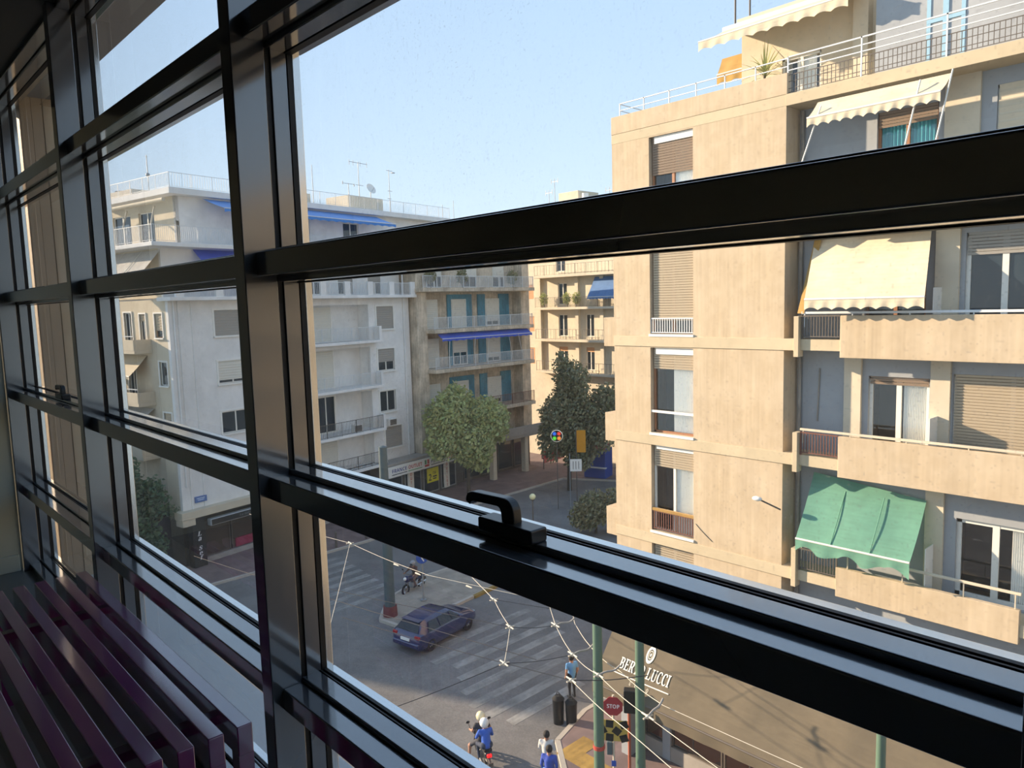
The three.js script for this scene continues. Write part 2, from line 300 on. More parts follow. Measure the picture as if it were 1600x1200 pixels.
// ---------- facade kit: every maker writes into building g; F places a side facade ----------
function slats(x0, x1, y0, y1, z, pitch = 0.075) { const a = []; for (let y = y0 + pitch / 2; y < y1; y += pitch) { const s = new THREE.BoxGeometry(x1 - x0, pitch * 0.86, 0.014); s.rotateX(0.28); s.translate((x0 + x1) / 2, y, z); a.push(s); } return a; }
function pleats(x0, x1, y0, y1, z, n = 14) { return sheet(n * 4, 1, (u, v) => [x0 + (x1 - x0) * u, y0 + (y1 - y0) * v, z + 0.025 * Math.sin(u * n * Math.PI * 2)]); }
function win(g, x0, x1, y0, y1, z, o = {}) {                      // o: name, n leaves, frame, shut 0..1, shutMat, curtain, curtainMat, trim, sill, F
  const t = o.t ?? 0.06, n = o.n ?? 2, F = o.F, P = { F };
  const fr = [B(x0, x1, y0, y0 + t, z - 0.06, z), B(x0, x1, y1 - t, y1, z - 0.06, z), B(x0, x0 + t, y0, y1, z - 0.06, z), B(x1 - t, x1, y0, y1, z - 0.06, z)];
  for (let i = 1; i < n; i++) { const x = x0 + (x1 - x0) * i / n; fr.push(B(x - t * 0.7, x + t * 0.7, y0, y1, z - 0.05, z + 0.008)); }
  if (o.mid) fr.push(B(x0, x1, y0 + (y1 - y0) * o.mid - t / 2, y0 + (y1 - y0) * o.mid + t / 2, z - 0.05, z + 0.006));
  const w = obj(o.name ?? 'window', fr, o.frame ?? M.aluWhite, g, P), ys = y1 - (y1 - y0) * (o.shut ?? 0);
  if ((o.shut ?? 0) < 0.99) for (let i = 0; i < n; i++) {
    const a = x0 + (x1 - x0) * i / n + t * 0.7, b = x0 + (x1 - x0) * (i + 1) / n - t * 0.7;
    obj('pane', B(a, b, y0 + t, Math.min(y1 - t, ys + 0.02), z - 0.036, z - 0.03), o.curtain ? M.farGlass : M.darkPane, w, P);
  }
  if (o.curtain) {
    obj('curtain', pleats(x0 + t + (x1 - x0) * (o.curtain[0]), x0 - t + (x1 - x0) * o.curtain[1], y0 + t, y1 - t, z - 0.075), o.curtainMat ?? M.curtain, w, P);
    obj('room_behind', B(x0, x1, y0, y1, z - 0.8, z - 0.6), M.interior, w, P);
  }
  if (o.shut) {
    if (o.fine) obj('shutter', slats(x0 + 0.03, x1 - 0.03, ys, y1, z + 0.03, o.pitch), o.shutMat ?? M.shutter, w, P);
    else obj('shutter', [B(x0 + 0.03, x1 - 0.03, ys, y1, z + 0.002, z + 0.03), ...slats(x0 + 0.03, x1 - 0.03, ys, y1, z + 0.034, 0.16)], o.shutMat ?? M.shutterGrey, w, P);
  }
  if (o.trim) { const k = o.trim, d = o.trimD ?? 0.05; obj('surround', [B(x0 - k, x0, y0 - k, y1 + k, z - 0.02, (o.trimZ ?? z) + d), B(x1, x1 + k, y0 - k, y1 + k, z - 0.02, (o.trimZ ?? z) + d), B(x0, x1, y1, y1 + k, z - 0.02, (o.trimZ ?? z) + d), B(x0 - k, x1 + k, y0 - k, y0, z - 0.02, (o.trimZ ?? z) + d + 0.06)], o.trimMat ?? M.white, w, P); }
  return w;
}
M.farGlass = mat('far_glass', 0xffffff, 0.02, { transmission: 1, thickness: 0, ior: 1.5 });
function railing(g, x0, x1, y0, y1, z, o = {}) {                  // top and bottom rails, posts, and thin balusters as one part
  const m = o.m ?? M.rail, r = o.r ?? 0.018, P = { F: o.F };
  const a = [B(x0, x1, y1 - r * 2, y1, z - r, z + r)];
  if (!o.open) a.push(B(x0, x1, y0 + 0.06, y0 + 0.06 + r * 1.4, z - r, z + r));
  const n = Math.max(1, Math.round((x1 - x0) / (o.post ?? 1.4)));
  for (let i = 0; i <= n; i++) { const x = x0 + (x1 - x0) * i / n; a.push(B(x - r, x + r, y0, y1, z - r, z + r)); }
  for (const q of o.mids ?? []) a.push(B(x0, x1, q - r * 0.8, q + r * 0.8, z - r * 0.8, z + r * 0.8));
  const rl = obj('railing', a, m, g, P), bal = [];
  const p = o.pitch ?? 0.12, br = o.br ?? 0.008, bt = o.bTop ?? y1;
  if (p) { for (let x = x0 + p; x < x1 - p / 2; x += p) bal.push(B(x - br, x + br, y0 + 0.06, bt - r, z - br, z + br)); obj('balusters', bal, m, rl, { F: o.F, data: { kind: 'stuff' } }); }
  return rl;
}
// sloping awning: top edge at (zt, yt), bottom bar at (zb, yb), hanging valance with a scalloped edge
function awning(name, label, x0, x1, yt, zt, yb, zb, m, o = {}) {
  const g = o.parent ?? thing(name, label, 'awning', [0, 0, 0], 0), F = o.F, sag = o.sag ?? 0.05, lean = o.lean ?? 0;
  const fx = (u, v) => x0 + (x1 - x0) * u + lean * (1 - v);
  obj('canvas', sheet(24, 12, (u, v) => [fx(u, v), yb + (yt + (o.tilt ?? 0) * u - yb) * v - sag * Math.sin(Math.PI * v) * (0.6 + 0.4 * Math.sin(u * 9)), zb + (zt - zb) * v]), m, g, { F });
  obj('front_bar', cyl([x0 + lean, yb, zb], [x1 + lean, yb, zb], 0.028, 0.028, 10), M.aluWhite, g, { F });
  const vh = o.val ?? 0.28, n = o.scal ?? 9;
  if (vh) obj('valance', sheet(n * 8, 2, (u, v) => [fx(u, 0), yb - 0.02 - (1 - v) * (vh - 0.06 * Math.abs(Math.sin(u * n * Math.PI)) * 1.0 - (o.crumple ? 0.09 * Math.sin(u * 17) : 0)), zb + 0.012 + 0.02 * Math.sin(u * n * 6.28) * (1 - v)]), m, g, { F });
  if (o.top) obj('cassette', RB(x0 - 0.06, x1 + 0.06, yt - 0.06, yt + 0.09, zt - 0.14, zt + 0.06, 0.02), M.aluWhite, g, { F });
  for (const [ax, ay, az, bx, by, bz] of o.arms ?? []) obj('arm', cyl([ax, ay, az], [bx, by, bz], 0.02, 0.02, 6), M.aluWhite, g, { F });
  return g;
}
// ---------- streets ----------
{
  const road = struct('ground', 'grey asphalt street crossing', 'road');
  obj('road_surface', B(-130, 60, -0.3, 0, -140, 20), M.asphalt, road);
  const st = (x0, z0, x1, z1, w) => { const L = Math.hypot(x1 - x0, z1 - z0), g = B(0, L, 0.0, 0.006, -w / 2, w / 2); g.rotateY(-Math.atan2(z1 - z0, x1 - x0)); g.translate(x0, 0, z0); obj('crossing_stripe', g, M.stripe, road); };
  // crossing this side of the island (stripes lie along the main street) and the one beyond it
  for (const [x, z, l] of [[-25.9, -19.3, 5.4], [-24.95, -18.0, 6.2], [-24.0, -18.4, 6.4], [-23.0, -17.9, 6.2], [-22.05, -17.3, 5.6], [-21.1, -16.9, 5.2], [-20.15, -16.9, 4.6], [-19.2, -17.2, 4.0]]) st(x, z, x - 0.1, z - l, 0.46);
  for (let i = 0; i < 8; i++) st(-33.0 - i * 0.98, -17.2 - i * 0.13, -33.25 - i * 0.98, -21.6 - i * 0.1, 0.46);
  const pv = (name, label, pts, h, m) => {
    const o = struct(name, label, 'pavement'), s = new THREE.Shape(); pts.forEach(([x, z], i) => i ? s.lineTo(x, -z) : s.moveTo(x, -z)); s.closePath();
    const g = new THREE.ExtrudeGeometry(s, { depth: h, bevelEnabled: false }); g.rotateX(-Math.PI / 2); obj('paving', g, m, o);
    pts.forEach((p, i) => { const q = pts[(i + 1) % pts.length], L = Math.hypot(q[0] - p[0], q[1] - p[1]); if (L > 24 && !name.includes('far')) return; const k = B(0, L, 0, h + 0.012, -0.09, 0.09); k.rotateY(-Math.atan2(q[1] - p[1], q[0] - p[0])); k.translate(p[0], 0, p[1]); obj('kerb', k, M.kerb, o); });
    return o;
  };
  pv('pavement_tan_corner', 'reddish paved corner in front of the awning shop', [[-17.6, -30], [-17.7, -19.6], [-17.1, -17.5], [-15.6, -16.3], [-13.5, -15.6], [6, -15.2], [6, -30]], 0.12, M.paving);
  pv('pavement_far_side', 'paved footway along the far side of the street', [[-60, -10], [-42.4, -11.6], [-41.2, -14.5], [-41.4, -25], [-43.0, -36], [-43.6, -46], [-36, -50.5], [-36, -56], [-70, -56], [-70, -10]], 0.12, M.paving);
  const is = pv('traffic_island', 'raised traffic island with a rounded nose', [[-30.9, -19.4], [-30.2, -18.8], [-29.0, -19.0], [-28.6, -19.7], [-29.2, -24], [-30.6, -33], [-33.4, -33.5], [-33.4, -24], [-32.2, -20.6]], 0.13, M.pavingGrey);
  obj('yellow_edge', (() => { const g = B(0, 9.2, 0, 0.15, -0.1, 0.1); g.rotateY(-Math.atan2(-9.1, -1.35)); g.translate(-29.1, 0, -23.8); return g; })(), M.yellowKerb, is);
  pv('pavement_near', 'footway on this side of the street', [[-7, -6.2], [20, -6.0], [20, -0.9], [-7, -0.9]], 0.12, M.pavingGrey);
  // yellow tactile slabs at the corner
  const tac = obj('tactile_strip', [B(-15.9, -13.6, 0.12, 0.128, -17.6, -16.9), B(-16.6, -15.9, 0.12, 0.128, -18.3, -16.9)], mat('yellow_tactile', 0xc09a4e, 0.9, { map: T.grime }));
  tag(tac, 'yellow tactile paving strip at the reddish corner', 'paving');
}
// blocks outside the frame that shade the crossing
{
  const g = thing('street_end_building', 'plain block closing the side street far left', 'building', [0, 0, 0]);
  obj('wall', B(-92, -72, 0, 18, -13, 5.5), M.concrete, g);
  for (let i = 1; i < 6; i++) obj('cornice', B(-92.1, -71.9, i * 3.1, i * 3.1 + 0.2, -13.1, 5.6), M.concrete, g);
}
// ---------- the tan apartment house opposite ----------
const ZA = -18.4;
{
  const g = thing('apartment_building', 'tan stuccoed apartment house with recessed balconies filling the right side', 'building', [0, 0, ZA]);
  const X0 = -15.08, X1 = -9.43, XE = -2.2, W = -0.75;            // main block, end of the recessed part, depth of the recess
  const wx0 = -13.69, wx1 = -12.18, L = [17.17, 14.1, 11.1, 8.01];
  const holes = [[wx0, wx1, 17.3, 19.93], [wx0, wx1, 14.18, 16.95], [wx0, wx1, 11.18, 13.77], [wx0, wx1, 8.12, 10.87], [wx0, wx1, 5.0, 7.83]];
  obj('front_wall', wallGeo(X0, X1, 3.4, 20.2, 0, 0.2, holes), M.tan, g);
  obj('side_wall', [B(X1 - 0.2, X1 - 0.002, 3.4, 20.2, W - 0.3, -0.2), B(X0, X0 + 0.2, 0.1, 20.2, -12, -0.2), B(XE - 0.2, XE, 3.4, 20.2, -12, W - 0.25)], M.tan, g);
  obj('back_wall', B(X0, XE, 0.1, 20.2, -12.2, -12), M.tan, g);
  obj('roof_slab', B(X0 + 0.02, XE, 19.96, 20.24, -12, -0.01), M.tanLight, g);
  for (const y of [14.1, 11.1, 8.01, 4.9]) obj('band', RB(X0 - 0.005, -9.1, y - 0.3, y + 0.005, -0.15, 0.03, 0.008), M.tanLight, g);
  obj('parapet', [RB(X0 - 0.01, X1 + 0.02, 20.24, 20.76, -0.16, 0.012, 0.01), B(X0 - 0.01, X0 + 0.15, 20.24, 20.76, -10, -0.16)], M.tan, g);
  obj('roof_band', RB(X0 - 0.008, X1, 19.96, 20.235, -0.2, 0.006, 0.006), M.tanLight, g);
  obj('roof_edge', RB(X1 - 0.01, XE, 19.95, 20.235, W - 0.1, 0.03, 0.008), M.tanLight, g);
  // windows of the main block
  const zr = -0.15;
  win(g, wx0 + 0.02, wx1 - 0.02, 17.3, 19.93, zr, { frame: M.wood, shut: 0.42, fine: 1, shutMat: M.shutterBrown, curtain: [0.45, 1], curtainMat: M.curtain });
  win(g, wx0 + 0.02, wx1 - 0.02, 14.18, 16.95, zr, { frame: M.wood, shut: 0.86, fine: 1, shutMat: M.shutter });
  win(g, wx0 + 0.02, wx1 - 0.02, 11.18, 13.77, zr, { n: 1, frame: M.wood, shut: 0.25, fine: 1, shutMat: M.shutter, curtain: [0.42, 1] });
  win(g, wx0 + 0.02, wx1 - 0.02, 8.12, 10.87, zr, { frame: M.aluWhite, shut: 0.27, fine: 1, shutMat: M.shutter, curtain: [0.45, 1] });
  win(g, wx0 + 0.02, wx1 - 0.02, 5.0, 7.83, zr, { frame: M.aluWhite, shut: 0.7, fine: 1, shutMat: M.shutter });
  for (const y of [19.93, 13.77, 10.87]) obj('shutter_box', B(wx0 + 0.14, wx1 - 0.02, y - 0.2, y - 0.005, -0.14, -0.07), M.white, g);
  railing(g, wx0, wx1, 14.15, 14.66, -0.04, { m: M.rail, pitch: 0.085, br: 0.012 });
  obj('railing', B(wx0, wx1, 11.8, 11.87, -0.08, -0.02), M.white, g);
  railing(g, wx0, wx1, 8.12, 8.75, -0.04, { m: M.railBrown, pitch: 0.085, br: 0.012 });
  obj('hand_rail', RB(wx0, wx1, 8.74, 8.83, -0.09, -0.01, 0.01), M.awnOchre, g);
  for (const y of [14.13, 11.13, 8.07]) obj('sill', RB(wx0 - 0.03, wx1 + 0.03, y - 0.03, y + 0.045, -0.15, 0.05, 0.01), M.white, g);
  obj('cable', tube([[-12.1, 8.62, 0.01], [-11.9, 8.45, 0.015], [-11.55, 8.2, 0.01]], 0.008, 12, 5), M.wireDark, g);
  // recessed wall at the right with its door openings
  const rw = [[-7.5, -6.15, 17.2, 19.5], [-7.7, -6.3, 14.2, 16.4], [-5.5, -3.2, 14.2, 16.5], [-7.57, -6.16, 11.12, 13.16], [-5.66, -3.3, 11.12, 13.3], [-5.5, -3.1, 8.05, 9.92], [-5.0, -2.6, 17.2, 19.6]];
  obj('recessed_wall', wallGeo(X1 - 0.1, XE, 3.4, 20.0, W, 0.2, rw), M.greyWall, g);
  win(g, -7.5, -6.15, 17.2, 19.5, W - 0.08, { frame: M.wood, shut: 0.16, fine: 1, shutMat: M.shutterBrown, curtain: [0, 1], curtainMat: M.tealCurtain, name: 'balcony_door' });
  win(g, -7.7, -6.3, 14.2, 16.4, W - 0.08, { frame: M.wood, shut: 0.5, fine: 1, shutMat: M.shutterBrown, name: 'balcony_door' });
  win(g, -5.5, -3.2, 14.2, 16.5, W - 0.08, { n: 3, frame: M.aluWhite, t: 0.09, shut: 0.22, fine: 1, shutMat: M.shutterGrey, name: 'balcony_door' });
  win(g, -7.57, -6.16, 11.12, 13.16, W - 0.08, { frame: M.aluWhite, t: 0.085, shut: 0.1, fine: 1, shutMat: M.shutterBrown, curtain: [0.5, 1], curtainMat: M.curtain, name: 'balcony_door' });
  win(g, -5.66, -3.3, 11.12, 13.3, W - 0.06, { frame: M.aluWhite, shut: 0.995, fine: 1, pitch: 0.07, shutMat: M.shutter, name: 'roller_shutter' });
  win(g, -5.5, -3.1, 8.05, 9.92, W - 0.08, { n: 3, frame: M.aluWhite, t: 0.1, curtain: [0.42, 0.75], curtainMat: M.curtain, name: 'balcony_door' });
  win(g, -5.0, -2.6, 17.2, 19.6, W - 0.06, { frame: M.aluWhite, shut: 0.995, shutMat: M.cream, name: 'roller_shutter' });
  for (const [a, b, c, d] of [[-8.14, -7.72, 11.1, 13.7], [-6.12, -5.7, 11.1, 13.7], [-6.15, -5.75, 8.0, 10.7], [-6.1, -5.6, 14.1, 17.0], [-6.0, -5.3, 17.1, 19.96]]) obj('pillar', B(a, b, c, d, W - 0.02, W + 0.09), M.cream, g);
  // balconies: slab, end bracket, short railing, solid parapet, hand rail
  for (const [i, y] of [[0, 17.17], [1, 14.1], [2, 11.1], [3, 8.01]]) {
    const b = obj('balcony_slab', [B(X1 - 0.05, XE, y - 0.29, y - 0.01, W - 0.1, -0.02)], M.tanLight, g);
    obj('bracket_post', RB(-9.12, -8.99, y - 0.46, y + 0.58, -0.16, 0.1, 0.008), M.tanLight, b);
    obj('parapet', RB(-7.97, i === 3 ? -4.0 : -3.99, y - 0.45, y + (i === 3 ? 0.31 : 0.59), -0.12, 0.02, 0.012), M.tan, b);
    if (i === 3) obj('parapet', RB(-4.0 + 0.001, -3.99, y - 0.45, y - 0.44, -0.12, 0.0, 0.001), M.tan, b);
    railing(g, -8.95, -7.97, y - 0.01, y + 0.6, -0.03, { m: i === 2 ? M.railBrown : M.railDark, pitch: 0.075, br: 0.01 });
    obj('hand_rail', [RB(-8.98, -3.99, y + 0.63, y + 0.69, -0.08, -0.02, 0.01), ...[-8.9, -7.7, -6.4, -5.1, -4.1].map((x) => B(x - 0.012, x + 0.012, y + 0.3, y + 0.64, -0.06, -0.035))], i === 1 ? M.rail : M.cream, b);
    obj('partition', B(-5.98 + 0.02, -5.94, y, y + 1.2, W, -0.15), M.white, b);
  }
  obj('drainpipe', [cyl([-9.32, 4, W + 0.09], [-9.32, 19.9, W + 0.09], 0.05), cyl([-8.85, 11.9, W + 0.03], [-8.8, 13.3, W + 0.03], 0.018)], M.dirty, g);
  // left side balconies, seen edge on
  for (const y of [14.1, 11.05, 7.95]) obj('side_balcony', [RB(-15.52, X0 + 0.01, y - 0.33, y + 0.58, -4.2, -0.02, 0.01)], M.tan, g);
  // ground floor: piers and fascia over the shop, shopfront set back
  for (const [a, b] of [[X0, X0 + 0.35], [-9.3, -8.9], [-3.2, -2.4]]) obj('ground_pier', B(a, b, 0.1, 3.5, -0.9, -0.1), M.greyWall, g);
  obj('shop_ceiling', B(X0, XE, 3.2, 3.42, -4.5, -0.02), M.white, g);
  obj('shop_back', [B(X0 + 0.2, XE - 0.2, 0.1, 3.3, -4.7, -4.5)], mat('shop_interior', 0x5a4636, 0.8, { map: T.grime }), g);
  obj('shop_floor', B(X0 + 0.1, XE, 0.1, 0.3, -4.6, -0.85), M.terracotta, g);
  obj('shop_plinth', RB(X0 + 0.35, XE, 0.1, 0.62, -1.05, -0.82, 0.01), M.concrete, g);
  obj('shop_pier', [B(-13.92, -13.62, 0.12, 3.3, -1.0, -0.8)], M.greyWall, g);
  for (const [a, b] of [[-14.7, -13.95], [-13.6, -11.75], [-11.7, -9.35], [-8.85, -6.1], [-6.05, -3.25]]) {
    const w = obj('shop_window', [B(a, b, 0.6, 0.66, -0.96, -0.88), B(a, b, 3.12, 3.2, -0.96, -0.88), B(a, a + 0.05, 0.6, 3.2, -0.96, -0.88), B(b - 0.05, b, 0.6, 3.2, -0.96, -0.88)], M.railDark, g);
    obj('pane', B(a + 0.05, b - 0.05, 0.66, 3.12, -0.925, -0.92), M.farGlass, w);
  }
  // penthouse behind the roof terrace
  const zp = -3.1;
  obj('penthouse_wall', wallGeo(-12.48, XE, 20.24, 23.4, zp, 0.2, [[-11.17, -10.0, 20.3, 22.1], [-7.2, -6.3, 20.3, 22.9]]), M.cream, g);
  obj('penthouse_side', [B(-12.48, -12.28, 20.24, 23.4, -9, zp - 0.2), B(-12.6, XE, 23.4, 23.6, -9.2, zp + 0.1)], M.cream, g);
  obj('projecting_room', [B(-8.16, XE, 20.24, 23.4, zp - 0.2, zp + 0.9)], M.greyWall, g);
  obj('awning_column', [B(-9.0, -8.6, 20.24, 23.4, zp - 0.1, zp + 0.3)], M.cream, g);
  win(g, -11.17, -10.0, 20.3, 22.1, zp - 0.06, { n: 2, frame: M.aluWhite, curtain: [0.3, 0.9], name: 'terrace_door' });
  win(g, -6.95, -6.1, 20.5, 23.0, zp + 0.92, { n: 2, frame: mat('blue_door', 0x8fb4c8, 0.6), t: 0.09, mid: 0.5, name: 'terrace_door' });
  obj('roof_ladder', [cyl([-13.0, 23.6, zp - 0.5], [-13.0, 25.2, zp - 0.5], 0.03), cyl([-12.5, 23.6, zp - 0.5], [-12.5, 25.2, zp - 0.5], 0.03), cyl([-12.5, 25.0, zp - 0.5], [-10.5, 23.6, zp - 0.5], 0.025), B(-13, -8, 24.6, 24.64, zp - 0.52, zp - 0.48)], M.railDark, g);
  railing(g, -14.81, X1, 20.74, 21.14, -0.08, { m: M.rail, pitch: 0, open: 1, r: 0.014, post: 0.95, mids: [20.93] });
  railing(g, X1, XE, 20.22, 21.16, -0.06, { m: M.rail, pitch: 0, open: 1, r: 0.016, post: 2.0, mids: [20.97, 20.82] });
  railing(g, X1, XE, 20.22, 20.72, -0.07, { m: M.railDark, pitch: 0.1, br: 0.007, r: 0.009, post: 2.0, mids: [20.55, 20.38] });
  obj('railing', [cyl([-14.81, 21.12, -0.08], [-14.9, 21.12, -4], 0.014), cyl([-14.81, 20.93, -0.08], [-14.9, 20.93, -4], 0.012)], M.rail, g);
}
// the row goes on to the right, out of frame but mirrored in the metal
for (const [a, b, h, m, text] of [[-1.9, 16, 20.5, 'cream', 'cream row house right of the tan house'], [16.4, 48, 22, 'tan', 'tan row house further right along the street']]) {
  const g = thing('row_house', text, 'building', [0, 0, ZA]);
  obj('front_wall', B(a, b, 0.1, h, -11, -0.9), M[m], g);
  for (let y = 4.9; y < h - 2; y += 3.07) { obj('balcony_slab', B(a + 0.6, b - 0.6, y - 0.28, y, -0.95, 0.1), M[m], g); obj('parapet', B(a + 0.6, b - 0.6, y, y + 0.85, 0, 0.1), M[m], g); for (let x = a + 1.6; x < b - 3; x += 4.2) obj('balcony_door', B(x, x + 1.7, y, y + 2.2, -0.95, -0.85), M.darkPane, g); }
}
// awnings on the tan house
const awn = (label, ...a) => awning('awning', label, ...a);
{
  let a = awn('large cream awning with scalloped valance over the roof terrace', -13.0, -8.6, 23.4, ZA - 3.0, 22.75, ZA - 1.55, M.awnCream, { top: 1, val: 0.26, scal: 10 });
  a = awn('small ochre awning hanging at the left end of the roof terrace', -13.4, -12.5, 22.75, ZA - 3.5, 22.2, ZA - 3.2, M.awnOchre, { val: 0.3, lean: 0, scal: 2 });
  a = awn('sand coloured awning with long white arms under the roof slab', -8.6, -5.66, 19.86, ZA + 0.05, 19.45, ZA + 0.4, M.awnCream, { val: 0.2, scal: 11, lean: -0.1, arms: [[-8.4, 19.7, ZA + 0.3, -8.86, 18.3, ZA + 0.4], [-6.2, 19.8, ZA + 0.3, -6.5, 18.2, ZA + 0.4], [-5.6, 19.9, ZA + 0.2, -5.85, 18.3, ZA + 0.4]] });
  a = awn('flat cream awning drawn down to the second solid parapet', -8.95, -6.2, 16.75, ZA - 0.7, 15.1, ZA + 0.4, M.awnCream, { val: 0.24, scal: 8, sag: 0.01, lean: 0.25 });
  obj('side_curtain', sheet(4, 8, (u, v) => [-9.1 + 0.2 * v - 0.02 * u + 0.22 * u, 14.75 + 1.9 * v, ZA - 0.05 - 0.5 * v + 0.05 * u]), M.awnOchre, a);
  a = awn('crumpled green awning hanging over the lowest visible balcony', -8.85, -6.1, 10.55, ZA - 0.6, 8.98, ZA + 0.4, M.awnGreen, { val: 0.3, scal: 5, sag: 0.1, tilt: -0.3, crumple: 1 });
  for (const x of [-7.95, -7.0]) obj('seam', cyl([x, 8.97, ZA + 0.42], [x, 10.2, ZA - 0.45], 0.012), M.awnGreen, a);
  for (const [y, d, t] of [[17.9, 1.0, 'upper'], [15.55, 0.55, 'middle'], [9.75, 0.7, 'lowest']]) {
    const g = thing('side_awning', `${t} ochre awning sticking out from the left flank of the tan house`, 'awning');
    obj('canvas', sheet(4, 6, (u, v) => [-15.06 - d * (1 - v), y + 0.9 * v, ZA - 1.0 - 2.2 * u]), M.awnOchre, g);
    obj('front_bar', cyl([-15.06 - d, y, ZA - 1.0], [-15.06 - d, y, ZA - 3.2], 0.025), M.aluWhite, g);
    obj('side_panel', sheet(2, 2, (u, v) => [-15.06 - d * (1 - v) * (1 - u), y + 0.9 * v - 0.0, ZA - 1.0]), M.awnOchre, g);
  }
  // shop awning with its lettering
  a = thing('shop_awning', 'long taupe shop awning with white lettering and round emblem', 'awning');
  const x0 = -14.7, x1 = -3.4, zt = ZA + 0.02, yt = 5.75, zb = ZA + 1.75, yb = 3.45;
  const P = (x, v, o = 0) => { const n = Math.hypot(zb - zt, yt - yb), ny = (zb - zt) / n, nz = (yt - yb) / n, sg = 0.05 * Math.sin(Math.PI * v) * Math.abs(Math.sin((x + 14.7) * 1.25)); return [x, yb + (yt - yb) * v - sg + ny * o, zb + (zt - zb) * v - sg * 0.5 + nz * o]; };
  obj('canvas', sheet(80, 8, (u, v) => P(x0 + (x1 - x0) * u, v)), M.awnTaupe, a);
  obj('front_bar', cyl([x0, yb, zb], [x1, yb, zb], 0.03), M.railDark, a);
  obj('valance', sheet(60, 2, (u, v) => [x0 + (x1 - x0) * u, yb - 0.32 * (1 - v), zb + 0.012 + 0.012 * Math.sin(u * 60)]), M.awnTaupe, a);
  obj('end_panel', [sheet(2, 2, (u, v) => [x0, yb + (yt - yb) * v, zb + (zt - zb) * (v + (1 - v) * u)])], M.awnTaupe, a);
  obj('arm', cyl([-14.5, yb, zb], [-14.5, 3.6, zt], 0.025), M.railDark, a);
  for (const x of [-10.9, -8.4, -5.9]) obj('arm', cyl([x, yb, zb], [x, 3.6, zt], 0.025), M.railDark, a);
  const txt = canvasTex(1024, 512, (c, w, h) => {
    c.clearRect(0, 0, w, h); c.fillStyle = '#e6e2d2'; c.strokeStyle = '#e6e2d2'; c.textAlign = 'center';
    c.font = 'bold 120px serif'; c.fillText('BERTO LUCCI', w / 2, 350, 960);
    c.fillRect(60, 385, 900, 8); c.font = '44px serif'; c.fillText('U     O     M     O', w / 2, 440);
    c.lineWidth = 24; c.beginPath(); c.arc(w / 2, 175, 54, 0, 7); c.stroke(); c.lineWidth = 6; c.beginPath(); c.arc(w / 2, 175, 30, 0, 7); c.stroke(); c.beginPath(); c.arc(w / 2, 175, 12, 0, 7); c.fill();
  });
  const lm = new THREE.MeshStandardMaterial({ map: txt, transparent: true, roughness: 0.7, side: THREE.DoubleSide });
  obj('lettering', sheet(30, 8, (u, v) => P(-14.25 + 2.3 * u, 0.02 + 0.72 * v, 0.02)), lm, a, { uv: true });
}
